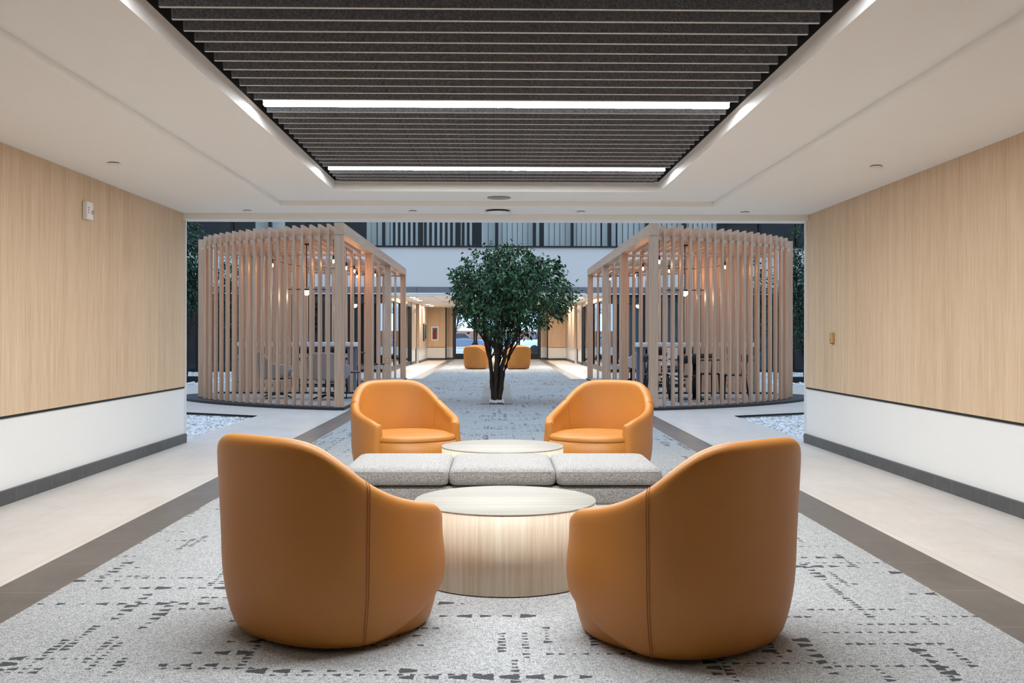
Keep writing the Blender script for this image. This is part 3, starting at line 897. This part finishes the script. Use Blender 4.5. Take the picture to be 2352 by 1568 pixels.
# high counters between the bays
def counter(s, label):
    t = thing('high_counter', label, 'high table', (s * 4.35, CYM, 0), 0, 'white high counters between the pavilion bays')
    MB().rbox(-1.3, 1.3, -.38, .38, .97, 1.06, .006).build('counter_top', M['counter_white'], t)
    for sx in (-1, 1):
        for sy in (-1, 1):
            MB().box(sx * 1.2 - .055, sx * 1.2 + .055, sy * .28 - .055, sy * .28 + .055, 0, .97).build('leg', M['counter_grey'], t)
    return t
counter(-1, 'white topped high counter with slate blue legs behind the left near bay')
counter(1, 'white topped high counter with slate blue legs behind the right near bay')
def stool(label, x, y, rz, first=[None]):
    if first[0]: return dup(first[0], (x, y, 0), rz, label)
    t = thing('bar_stool', label, 'bar stool', (x, y, 0), rz, 'black bar stools at the high counters')
    MB().rbox(-.2, .2, -.19, .19, .68, .71, .01).build('seat', M['black_plastic'], t)
    m = MB(); L = []
    for k in range(9):
        a = -.9 + 1.8 * k / 8; L.append([(.24 * math.sin(a), -.02 - .2 * math.cos(a), z) for z in (.80, .98)] + [(.22 * math.sin(a), -.02 - .18 * math.cos(a), z) for z in (.98, .80)])
    m.loft(L, True, True, True); m.build('backrest', M['black_plastic'], t)
    for sx in (-1, 1):
        MB().tube([(sx * .16, -.17, .7), (sx * .2, -.18, .85)], .012, 6).build('back_support', M['black_metal'], t)
        for sy in (-1, 1):
            MB().tube([(sx * .16, sy * .15, .69), (sx * .21, sy * .2, 0)], .012, 8).build('leg', M['black_metal'], t)
    MB().tube([(.19, .18, .22), (-.19, .18, .22), (-.19, -.18, .22), (.19, -.18, .22), (.19, .18, .22)], .009, 6).build('footrest', M['black_metal'], t)
    return t
for s, nm in ((-1, 'left'), (1, 'right')):
    for i, x in enumerate((3.4, 4.35, 5.3)):
        w = ['nearest the walkway', 'in the middle', 'farthest from the walkway'][i]
        stool(f'black bar stool on the near side of the {nm} high counter, {w}', s * x, CYM - .58, 0)
        stool(f'black bar stool on the far side of the {nm} high counter, {w}', s * x, CYM + .6, PI)
# black dining chairs and table
def dchair(label, x, y, rz, first=[None]):
    if first[0]: return dup(first[0], (x, y, Z), rz, label)
    t = thing('dining_chair', label, 'dining chair', (x, y, Z), rz, 'black wooden dining chairs')
    MB().rbox(-.21, .21, -.2, .22, .43, .46, .012).build('seat', M['black_plastic'], t)
    m = MB(); L = []
    for k in range(9):
        a = -.75 + 1.5 * k / 8; L.append([(.31 * math.sin(a), .05 - .30 * math.cos(a), z) for z in (.68, .82)] + [(.29 * math.sin(a), .05 - .28 * math.cos(a), z) for z in (.82, .68)])
    m.loft(L, True, True, True); m.build('backrest', M['black_plastic'], t)
    for sx in (-1, 1):
        MB().tube([(sx * .18, .19, .45), (sx * .2, .21, 0)], [.02, .014], 8).build('leg', M['black_plastic'], t)
        MB().tube([(sx * .2, -.19, .74), (sx * .18, -.17, .45), (sx * .21, -.24, 0)], [.014, .019, .014], 8).build('leg', M['black_plastic'], t)
    return t
def dtable(label, x, y):
    t = thing('dining_table', label, 'table', (x, y, Z), 0, 'dark topped pavilion tables')
    MB().rbox(-.42, .42, -.38, .38, .715, .745, .01).build('table_top', M['brown_top'], t)
    MB().tube([(0, 0, .02), (0, 0, .72)], .035, 14).build('column', M['black_metal'], t)
    MB().rbox(-.25, .25, -.25, .25, .0, .02, .01).build('foot_plate', M['black_metal'], t)
    return t
dtable('dark topped square table inside the near bay of the right pavilion', 3.65, 18.75)
dtable('dark topped square table inside the rear bay of the left pavilion', -3.6, MY(18.9))
for (x, y, r, w) in ((2.98, 19.0, -90, 'nearest the walkway, facing the table'), (3.35, 18.1, 12, 'nearest us with its back turned'),
                     (4.0, 19.4, 190, 'behind the table'), (4.4, 18.8, 85, 'at the curved side of the table')):
    dchair('black dining chair in the right pavilion, ' + w, x, y, math.radians(r))
for (x, y, r, w) in ((-2.95, MY(18.9), 90, 'by the post'), (-3.6, MY(19.6), 0, 'on the near side of the table'), (-4.25, MY(18.9), -90, 'deepest inside')):
    dchair('black dining chair in the left rear bay, ' + w, x, y, math.radians(-r if r != 0 else 0) + (0 if r else 0))

# ------------------------------------------------------------------ trees
def leaves(centres, per, size, seed, shadow=True):
    r = np.random.default_rng(seed); V = []; F = []; c = 0
    for (cx, cy, cz, spread, dx, dy, dz) in centres:
        for i in range(per):
            p = np.array([cx, cy, cz]) + r.normal(0, spread, 3)
            d = np.array([dx, dy, dz]) * .7 + r.normal(0, .7, 3); d[2] -= .45
            d /= np.linalg.norm(d)
            n = r.normal(0, .6, 3) + np.array([0, -.25, .8]); u = np.cross(d, n); u /= np.linalg.norm(u) + 1e-9; n = np.cross(u, d)
            l = size * r.uniform(.7, 1.25); w = l * .23
            a = p; m = p + d * l * .45
            V += [a, m + u * w - n * -w * .35, p + d * l - n * l * .08, m - u * w + n * w * .35, m - n * w * .25]
            F += [(c, c + 1, c + 4), (c + 1, c + 2, c + 4), (c + 2, c + 3, c + 4), (c + 3, c, c + 4)]; c += 5
    return np.array(V), np.array(F)
def tree(label, x, y, h, rad, stems, seed, leaf_n, lz0, size=.065, mat='leaf', cxo=.2, base_r=.026, group=None, tall=False):
    rnd = random.Random(seed); t = thing('ficus_tree', label, 'tree', (x, y, 0), 0, group)
    cen = []
    cz = (h + lz0) / 2; rz = (h - lz0) / 2
    for k in range(stems):
        a = 2 * PI * k / stems + rnd.uniform(-.3, .3)
        sx, sy = math.cos(a), math.sin(a)
        b = (1.6 * base_r * sx, 1.6 * base_r * sy, -.02)
        top = (cxo + rad * .62 * sx * rnd.uniform(.6, 1.1), rad * .55 * sy, lz0 + (h - lz0) * rnd.uniform(.45, .85))
        P0 = Vector(b); P3 = Vector(top); P1 = Vector((b[0] * 1.3 + rnd.uniform(-.03, .03), b[1] * 1.3, h * .22)); P2 = Vector((top[0] * .38, top[1] * .38, lz0 * .85))
        pts = []; n = 14
        for i in range(n + 1):
            u = i / n; q = (1 - u) ** 3 * P0 + 3 * (1 - u) ** 2 * u * P1 + 3 * (1 - u) * u * u * P2 + u ** 3 * P3
            pts.append(q + Vector((rnd.uniform(-.012, .012), rnd.uniform(-.012, .012), 0)))
        rs = [base_r * rnd.uniform(.9, 1.2) * (1 - .6 * i / n) for i in range(n + 1)]
        m = MB(); m.tube(pts, rs, 8)
        for i in range(6, n, 1):
            for _ in range(2):
                aa = rnd.uniform(0, 2 * PI); L_ = rad * rnd.uniform(.35, .75)
                d = Vector((math.cos(aa) + .7 * sx, math.sin(aa) + .7 * sy, rnd.uniform(.1, .8))).normalized()
                e = pts[i] + d * L_
                # keep twigs within the crown
                v = Vector(((e.x - cxo) / rad, e.y / rad, (e.z - cz) / rz))
                if v.length > 1: e = Vector((cxo + (e.x - cxo) / v.length, e.y / v.length, cz + (e.z - cz) / v.length))
                if e.z < lz0 - .05: continue
                m.tube([pts[i], (pts[i] + e) / 2 + Vector((0, 0, .04)), e], [rs[i] * .45, rs[i] * .3, .003], 5)
        m.build('trunk', M['bark'], t)
    # leaf clusters fill a lumpy crown
    n_cl = leaf_n // 12
    lob = [(rnd.gauss(0, 1), rnd.gauss(0, 1), rnd.gauss(0, 1)) for _ in range(16)]
    lob = [Vector(q).normalized() for q in lob]; amp = [rnd.uniform(-.34, .20) for _ in lob]
    while len(cen) < n_cl:
        q = Vector((rnd.gauss(0, 1), rnd.gauss(0, 1), rnd.gauss(0, 1))).normalized()
        f = 1 + sum(a_ * max(0, q.dot(l_)) ** 5 for a_, l_ in zip(amp, lob))
        rr = f * (rnd.random() ** .42)
        if q.z < -.2: rr *= .96
        px, py, pz = cxo + q.x * rr * rad, q.y * rr * rad, cz + q.z * rr * rz
        # crown is wider above its lower third, with a thinner skirt
        cen.append((px, py, pz, .055 if not tall else .07, q.x, q.y, q.z * .5))
    V, F = leaves(cen, 12, size, seed)
    raw_mesh('foliage', V, F, M[mat], False, t)
    return t
GT = 'ficus trees down the centre of the walkway'
tree('multi-stemmed ficus tree with dense dark crown, frontmost in the central planter', 0.0, 18.45, 2.80, 1.10, 7, 11, 8600, 1.28, .095, 'leaf', .20, .038, GT)
tree('smaller ficus tree directly behind the front one in the central planter', -.06, 22.3, 2.55, .75, 5, 12, 2600, 1.5, .085, 'leaf', .05, .034, GT)
GS = 'garden trees at the sides of the atrium'
for s, nm in ((-1, 'left'), (1, 'right')):
    tree(f'tall slender dark tree in the pebble garden beyond the {nm} wall corner', s * 8.45, 27.6, 4.35, .75, 3, 21 + s, 5200, .55 if s > 0 else 1.3, .11, 'leaf_side', 0, .04, GS, True)
    tree(f'dark leafy tree glimpsed through the slats behind the {nm} pavilion', s * 7.3, 29.2, 3.9, .8, 3, 31 + s, 2600, .5, .11, 'leaf_side', 0, .04, GS, True)

# central planter strip
pl = thing('planter_strip', 'long low grey slatted strip with square pebble openings around the central trees', 'planter', (0.0, 22.2, 0))
m = MB(); W2 = .275; oy = 22.2
y = 17.85
k = 0
holes = [(17.9, 19.0), (21.8, 22.8)]
while y < 26.6:
    y1 = y + .13; mid = (y + y1) / 2
    if any(a < mid < b for a, b in holes):
        m.box(-W2, -.125, y - oy, y1 - .012 - oy, .006, .022); m.box(.125, W2, y - oy, y1 - .012 - oy, .006, .022)
    else: m.box(-W2, W2, y - oy, y1 - .012 - oy, .006, .022)
    y = y1
m.build('slatted_cover', wood('weathered_grey_boards', srgb(130, 122, 112), srgb(152, 145, 136), srgb(172, 166, 158), 0, 40, .7), pl)
m = MB(); m.box(-W2, W2, 17.84 - oy, 26.6 - oy, .002, .009); m.build('frame', M['dark_slab'], pl)
pebbles([(-.122, 17.9), (.122, 17.9), (.122, 19.0), (-.122, 19.0)], 520, .03, .012, .022, 'white_pebbles', 'white pebbles around the foot of the front ficus tree')
pebbles([(-.122, 21.8), (.122, 21.8), (.122, 22.8), (-.122, 22.8)], 400, .03, .012, .022, 'white_pebbles', 'white pebbles around the foot of the second ficus tree')

# black planter box on the right, seen past the wall edge
for s, nm in ((-1, 'left'), (1, 'right')):
    t = thing('planter_box', f'low black planter edge in the pebble garden on the {nm}', 'planter', (s * 8.9, 26.2, 0), 0, 'low black planter edges')
    MB().box(-1.3, 1.3, -.1, .1, -.13, .15).build('box', M['black_metal'], t)
    MB().box(-1.28, 1.28, -.08, .08, .15, .155).build('soil', M['soil'], t)

# ------------------------------------------------------------------ atrium shell
AX, AT = 12.5, 8.2
w = MB()
for y0, y1, tag_ in ((YE + .02, YE + .2, 'n'),):
    for s in (-1, 1):
        a, b = sorted((s * (XW + .03), s * AX)); w.box(a, b, y0, y1, -.13, HC + .25)
    w.box(-AX, AX, y0, y1, HC + .24, AT)
struct(w.build('wall_front', M['atrium_white']))
for s, nm in ((-1, 'side_left'), (1, 'side_right')):
    a, b = sorted((s * AX, s * (AX + .2)))
    struct(MB().box(a, b, YE, FE, -.13, AT).build('wall_' + nm, M['atrium_white']))
# far facade
f = MB()
ZG0, ZG1, ZW0, ZW1 = HC + .015, 2.80, 2.80, 4.10
f.box(-AX, AX, FE, FE + .25, ZW0, ZW1)
f.box(-AX, AX, FE, FE + .25, 7.2, AT)
struct(f.build('wall_far', M['atrium_white']))
g = MB(); x = -AX
while x < AX:
    g.box(x, x + 2.46, FE - .05, FE + .25, ZG0 + .002, ZG1); x += 2.47
struct(g.build('trim_3', M['grey_metal']))
struct(MB().box(-AX, AX, FE - .07, FE + .1, ZG0 - .03, ZG0).build('trim_4', M['white_paint']))
struct(MB().box(-AX, AX, FE - .06, FE + .2, ZW1, ZW1 + .05).build('trim_5', M['black_metal']))
# roof: deep white coffer beams with open skylight bays
rf = MB()
for x in (-12.5, -8.4, -4.3, -.2, 3.9, 8.0, 12.1): rf.box(x, x + .4, YE, FE, AT, AT + .5)
for y in (YE, 17, 22.3, 27.6, FE - .4): rf.box(-AX, AX, y, y + .4, AT + .001, AT + .5)
struct(rf.build('ceiling_skylight_frame', M['atrium_white']))

# upper window band: one bay every 1.236 m
BAYW = 1.238
UP0, UP1 = ZW1 + .05, 7.2
up = MB(); up.box(-AX, AX, FE + 3.0, FE + 3.1, UP0 - .2, UP1 + .2); up.box(-AX, AX, FE + .25, FE + 3.0, UP0 - .25, UP0 - .2); up.box(-AX, AX, FE + .25, FE + 3, UP1 + .1, UP1 + .2)
for sx in (-1, 1):
    a_, b_ = sorted((sx * 12.3, sx * (AX + .2))); up.box(a_, b_, FE + .001, FE + 3.1, UP0 - .25, UP1 + .2)
struct(up.build('wall_upper_office', M['interior_dark']))
blind_first = {}
def blind(x0, x1, style, label):
    key = (round(x1 - x0, 3), style)
    t = thing('vertical_blind', label, 'window blind', ((x0 + x1) / 2, FE + .28, UP0), 0, 'vertical blinds in the upper windows')
    w_ = (x1 - x0) / 2; H_ = UP1 - UP0
    m = MB()
    if style == 'open':
        n = max(1, int((x1 - x0) / .16)); step = (x1 - x0) / n
        for i in range(n):
            x = -w_ + step * i; m.box(x, x + step * .46, -.012, .012, .02, H_ - .06)
    elif style in ('closed', 'cream'):
        n = max(1, int((x1 - x0) / .155)); step = (x1 - x0) / n
        for i in range(n):
            x = -w_ + step * i
            m.add([(x, -.03, .02), (x + step * .93, .02, .02), (x + step * .93, .02, H_ - .06), (x, -.03, H_ - .06)], [(0, 1, 2, 3)])
            m.add([(x, -.024, .02), (x + step * .93, .026, .02), (x + step * .93, .026, H_ - .06), (x, -.024, H_ - .06)], [(3, 2, 1, 0)])
    else:
        m.box(-w_, w_, -.01, .01, .02, H_ - .06)
    m.build('vanes', M['blind_beige'] if style == 'cream' else M['blind_pale'], t)
    MB().box(-w_, w_, -.025, .025, H_ - .06, H_ - .01).build('head_rail', M['white_plastic'], t)
    return t
def bayname(i):
    n = abs(i if i >= 0 else i + 1) + 1
    side = 'right' if i >= 0 else 'left'
    words = ['first', 'second', 'third', 'fourth', 'fifth', 'sixth', 'seventh', 'eighth', 'ninth', 'tenth', 'eleventh']
    return f'{words[n - 1]} window bay {side} of the tree axis'
def px2x(px): return (px - 1141) * (FE + .28) / F_PX
wins = [(-7, 589, 624, 'cream', 'narrow cream'), (-6, 626, 656, 'flat', 'narrow pale flat'), (-4, 843, 866, 'cream', 'narrow cream'),
        (-3, 868, 880, 'flat', 'narrow pale flat'), (-3, 884, 895, 'flat', 'very narrow pale flat'), (-3, 897, 966, 'open', 'half-open pale'), (-2, 968, 1052, 'open', 'half-open pale'),
        (-1, 1055, 1090, 'open', 'half-open pale'), (-1, 1106, 1138, 'closed', 'closed pale'), (0, 1142, 1224, 'closed', 'closed pale'),
        (1, 1228, 1239, 'closed', 'narrow closed pale'), (1, 1249, 1311, 'closed', 'closed pale'), (2, 1314, 1380, 'closed', 'closed pale'), (2, 1383, 1395, 'flat', 'narrow pale flat'),
        (3, 1399, 1414, 'flat', 'narrow pale flat'), (3, 1418, 1482, 'closed', 'closed pale'), (4, 1485, 1568, 'closed', 'closed pale'), (5, 1571, 1648, 'closed', 'closed pale')]
for i, a, b, st, ad in wins:
    blind(px2x(a), px2x(b), st, f'{ad} vertical blind in the {bayname(i)}')
wn_ = 0
for i in range(-10, 10):
    wn_ += 1
    x0 = BAYW * i; x1 = x0 + BAYW
    m = MB(); m.box(x0 - .045, x0 + .045, FE - .04, FE + .16, UP0, UP1)
    o = struct(m.build(f'window_{wn_}', M['black_metal']))
    MB().box(x0 + .045, x1 - .045, FE + .05, FE + .06, UP0, UP1).build('glass_pane', M['glass'], o)

# ground floor offices behind the storefront
for s, nm in ((-1, 'left'), (1, 'right')):
    o = MB(); a, b = sorted((s * (XW + .2), s * AX))
    bk = 44.4
    # back wall with one tall bright window close to the lobby
    wx0, wx1 = 3.95, 5.2
    q0, q1 = sorted((s * wx1, s * AX)); o.box(q0, q1, bk, bk + .15, 0, HC + .02)
    q0, q1 = sorted((s * (XW + .2), s * wx0)); o.box(q0, q1, bk, bk + .15, 0, HC + .02)
    q0, q1 = sorted((s * wx0, s * wx1)); o.box(q0, q1, bk, bk + .15, 0, .35)
    a2, b2 = sorted((s * AX, s * (AX + .2))); o.box(a2, b2, FE, bk, 0, HC)
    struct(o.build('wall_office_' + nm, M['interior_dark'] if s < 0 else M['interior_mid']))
    struct(MB().box(a, b, FE + .25, bk, HC + .02, HC + .1).build('ceiling_office_' + nm, M['interior_mid']))
    MBw = MB(); n_ = 0
    # storefront mullions and panes across the facade
    x = XW + .06; k = 0
    while x < AX:
        m = MB(); q0, q1 = sorted((s * x, s * (x + .06))); m.box(q0, q1, FE + .02, FE + .12, 0, ZG0 - .03)
        q0, q1 = sorted((s * x, s * min(AX, x + 1.24))); m.box(q0, q1, FE + .03, FE + .11, ZG0 - .12, ZG0 - .03); m.box(q0, q1, FE + .03, FE + .11, 0, .1)
        wn_ += 1
        ob = struct(m.build(f'window_{wn_}', M['black_metal']))
        q0, q1 = sorted((s * (x + .06), s * min(AX, x + 1.24))); MB().box(q0, q1, FE + .065, FE + .075, .1, ZG0 - .12).build('glass_pane', M['glass_tint'], ob)
        x += 1.24; k += 1
    if s > 0:
        for k in range(4):
            xa = 4.9 + 1.24 * k
            t = thing('vertical_blind', ['first', 'second', 'third', 'fourth'][k] + ' ground floor blind from the walkway behind the right pavilion', 'window blind', (xa, FE + .3, 0), 0, 'ground floor vertical blinds')
            m = MB()
            for i in range(7): m.box(-.55 + .157 * i, -.55 + .157 * i + .14, -.01 + .006 * (i % 2), .01 + .006 * (i % 2), .12, 2.4)
            m.build('vanes', M['blind_pale'], t); MB().box(-.57, .57, -.02, .02, 2.4, 2.46).build('head_rail', M['white_plastic'], t)

# ------------------------------------------------------------------ far lobby side walls
for s, nm in ((-1, 'far_left'), (1, 'far_right')):
    w = MB(); y0 = 42.2
    def seg(x, ya, yb, xb=None):
        xb = xb or x + .2
        a, b = sorted((s * x, s * xb)); return a, b, ya, yb
    for (x, ya, yb) in ((XW, y0, 44.3), (XW - .13, 44.5, FB)):
        a, b, c, d = seg(x, ya, yb, XW + .2); w.box(a, b, c, d, 0, HC)
    wl = struct(w.build('wall_' + nm, M['white_paint']))
    p = MB()
    for (x, ya, yb) in ((XW, y0, 44.3), (XW - .13, 44.5, FB)):
        a, b = sorted((s * (x - .025), s * x)); p.box(a, b, ya, yb, .635, HC)
    a, b = sorted((s * (XW - .155), s * XW)); p.box(a, b, 44.48, 44.5, .635, HC)
    p.build('wood_panel', M['wall_wood'], wl)
    p = MB(); a, b = sorted((s * (XW - .03), s * XW)); p.box(a, b, 44.3, 44.5, 0, HC); p.build('reveal_strip', M['dark_trim'], wl)
    p = MB()
    for (x, ya, yb) in ((XW, y0, 44.3), (XW - .13, 44.5, FB)):
        a, b = sorted((s * (x - .03), s * x)); p.box(a, b, ya, yb, 0, .102)
    struct(p.build('baseboard_' + nm, M['tile_base']))
    # glazed side openings
    y = FE + .3; k = 0
    while y < y0 - .1:
        ye = min(y + 1.95, y0)
        m = MB(); a, b = sorted((s * XW, s * (XW + .1)))
        m.box(a, b, y, y + .09, 0, 2.46); m.box(a, b, y + .09, ye, 2.38, 2.46); m.box(a, b, y + .09, ye, 0, .16)
        wn_ += 1
        ob = struct(m.build(f'window_{wn_}', M['black_metal']))
        a, b = sorted((s * (XW + .045), s * (XW + .055))); MB().box(a, b, y + .09, ye, .16, 2.38).build('glass_pane', M['glass'], ob)
        y = ye; k += 1
    a, b = sorted((s * XW, s * (XW + .1)))
    struct(MB().box(a, b, FE, y0, 2.46, HC + .02).build('trim_6' if s < 0 else 'trim_7', M['wall_wood']))
    a, b = sorted((s * (XW - .02), s * (XW + .12)))
    struct(MB().box(a, b, y0 - .25, y0, 0, 2.46).build('trim_8' if s < 0 else 'trim_9', M['black_metal']))
# end wall wings
for s, nm in ((-1, 'end_left'), (1, 'end_right')):
    w = MB(); a, b = sorted((s * 2.52, s * XW)); w.box(a, b, FB, FB + .2, 0, HC)
    a2, b2 = sorted((s * 2.2, s * 2.52)); w.box(a2, b2, FB + .9, FB + 1.1, 0, HC)
    a3, b3 = sorted((s * 2.52, s * 2.7)); w.box(a3, b3, FB + .2, FB + 1.1, 0, HC)
    wl = struct(w.build('wall_' + nm, M['white_paint']))
    p = MB(); p.box(a, b, FB - .025, FB, .635, HC); p.box(a2, b2, FB + .875, FB + .9, .635, HC); p.build('wood_panel', M['wall_wood'], wl)
    p = MB(); a4, b4 = sorted((s * 2.47, s * 2.52)); p.box(a4, b4, FB - .03, FB + .2, 0, HC); p.box(a, b, FB - .012, FB, .615, .635); p.build('reveal_strip', M['dark_trim'], wl)
    p = MB(); p.box(a, b, FB - .03, FB, 0, .102); p.box(a2, b2, FB + .87, FB + .9, 0, .102); struct(p.build('baseboard_' + nm, M['tile_base']))
# entrance doors
DY = FB + 1.0
fr = MB(); DW = 2.2
for x in (-DW, DW): fr.box(x - .06, x + .06, DY - .08, DY + .08, 0, HC)
fr.box(-DW, DW, DY - .08, DY + .08, 2.42, HC)
struct(fr.build('trim_10', M['black_metal']))
for k in range(4):
    x0 = -DW + .06 + k * (2 * DW - .12) / 4; x1 = x0 + (2 * DW - .12) / 4
    m = MB(); fw = .10
    m.box(x0 + .005, x0 + fw, DY - .03, DY + .03, .01, 2.41); m.box(x1 - fw, x1 - .005, DY - .03, DY + .03, .01, 2.41)
    m.box(x0 + fw, x1 - fw, DY - .03, DY + .03, .01, .30); m.box(x0 + fw, x1 - fw, DY - .03, DY + .03, 2.3, 2.41)
    o = struct(m.build(f'door_{k + 1}', M['black_metal']))
    MB().box(x0 + fw, x1 - fw, DY - .006, DY + .006, .30, 2.3).build('glass_pane', M['glass'], o)
    m = MB(); m.tube([(x0 + .12, DY - .07, 1.06), (x1 - .12, DY - .07, 1.06)], .022, 8); m.box(x0 + .12, x0 + .15, DY - .07, DY - .03, 1.04, 1.08); m.box(x1 - .15, x1 - .12, DY - .07, DY - .03, 1.04, 1.08)
    m.build('push_bar', M['chrome'], o)
# extinguisher cabinet
t = thing('extinguisher_cabinet', 'white framed fire extinguisher cabinet on the far left end wall', 'extinguisher cabinet', (-3.03, FB - .025, .95))
m = MB(); m.box(-.18, -.12, -.04, 0, 0, .70); m.box(.12, .18, -.04, 0, 0, .70); m.box(-.12, .12, -.04, 0, 0, .07); m.box(-.12, .12, -.04, 0, .63, .70)
m.build('frame', M['white_plastic'], t)
MB().box(-.12, .12, -.012, 0, .07, .63).build('back_panel', M['interior_mid'], t)
t2 = thing('fire_extinguisher', 'red fire extinguisher inside the white cabinet in the far lobby', 'fire extinguisher', (-3.03, FB - .06, 1.03))
MB().lathe([(.04, 0), (.055, .01), (.055, .30), (.045, .34), (.02, .37)], n=16).build('cylinder', plain('red_enamel', srgb(190, 24, 28), .3), t2)
MB().tube([(0, 0, .37), (0, 0, .42), (.05, -.02, .44)], .014, 8).build('handle', M['black_plastic'], t2)
MB().tube([(0, 0, .40), (-.05, -.01, .36), (-.066, -.01, .2)], .009, 6).build('hose', M['black_plastic'], t2)
# framed directory boards and strobe on the left far wall
for i, (y, z0, z1) in enumerate(((47.0, .95, 1.75), (48.2, 1.05, 1.7))):
    t = thing('wall_sign', ['larger dark framed notice board on the far left side wall', 'smaller dark framed notice board on the far left side wall, nearer the doors'][i], 'notice board', (-XW + .16, y, 0), 0, 'dark framed notice boards')
    MB().box(0, .04, -.3, .3, z0, z1).build('frame', M['black_metal'], t); MB().box(.04, .045, -.25, .25, z0 + .05, z1 - .05).build('panel', M['interior_mid'], t)
t = thing('fire_alarm', 'white fire alarm box high on the far left side wall', 'fire alarm', (-XW + .025, 43.6, 2.27), 0, 'fire alarms in the far lobby')
MB().rbox(0, .05, -.07, .07, -.08, .08, .012).build('housing', M['white_plastic'], t)
dup(t, (XW - .075, 43.6, 2.27), 0, 'white fire alarm box high on the far right side wall')

# far lobby downlights
k = 0
ords = ['nearest', 'second', 'third', 'fourth', 'farthest']
dl0 = None
for s, nm in ((-1, 'left'), (1, 'right')):
    for i, y in enumerate((36.6, 38.2, 39.9, 44.9, 47.2)):
        lab = f'lit round downlight in the far lobby ceiling, {ords[i]} in the {nm} row'
        if dl0 is None:
            dl0 = thing('downlight', lab, 'downlight', (s * 3.02, y, HC), 0, 'downlights in the far lobby ceiling')
            MB().lathe([(.09, -.004), (.105, -.008), (.11, 0)], n=24, cap=False).build('trim_ring', M['white_plastic'], dl0)
            MB().lathe([(.09, -.006), (.09, 0)], n=24).build('lens', M['downlight_lens'], dl0)
        else: dup(dl0, (s * 3.02, y, HC), 0, lab)

# ------------------------------------------------------------------ outside the doors
struct(MB().box(-40, 40, FB + 2.3, 135, -.16, -.04).build('ground_outside', M['asphalt']))
tag(MB().box(-18, 18, 112, 112.5, -.04, 1.7).build('brick_wall', M['brick']), 'low red brick wall outside beyond the entrance doors', 'low wall')
def car(label, x, y, mat, rz=0):
    t = thing('car', label, 'car', (x, y, -.04), rz, 'cars parked outside the far doors')
    m = MB()
    sec = [(-2.2, .45, .72), (-1.9, .3, .95), (-1.1, .25, 1.0), (1.3, .25, 1.0), (2.0, .3, .85), (2.2, .45, .7)]
    L = [[(a, -.86, b), (a, .86, b), (a, .84, c * .85), (a, .72, c), (a, -.72, c), (a, -.84, c * .85)] for a, b, c in sec]
    m.loft(L, True, True, True, 0, False); m.build('body', mat, t)
    m = MB(); L = [[(a, -.7, .98), (a, .7, .98), (a + d, .58, c), (a + d, -.58, c)] for a, d, c in ((-1.7, .5, .99), (-1.1, .1, 1.42), (.5, -.1, 1.42), (1.4, -.5, .99))]
    m.loft(L, True, True, True, 0, False); m.build('cabin_glass', M['car_dark'], t)
    for sx in (-1.35, 1.35):
        for sy in (-.78, .78):
            m = MB(); m.tube([(sx, sy - .1, .32), (sx, sy + .1, .32)], .32, 20, 0, False); m.build('wheel', M['tyre'], t)
    return t
car('blue car parked outside, seen through the left door pane', -3.4, 97, M['car_blue'])
car('white car parked outside, seen through the right door pane', 3.3, 66, M['car_white'], .4)
car('dark car parked outside before the brick wall', -6.5, 100, M['car_dark'], .2)
car('second blue car parked outside on the right', 1.2, 99, M['car_blue'], -.1)
for (x, y, h, sd, w) in ((-3.5, 78, 6, 41, 'left'), (3.8, 80, 6.5, 42, 'right')):
    tree(f'leafy street tree outside beyond the parked cars on the {w}', x, y, h, 2.4, 3, sd, 2400, 2.0, .3, 'leaf_side', 0, .09, 'street trees outside', True)
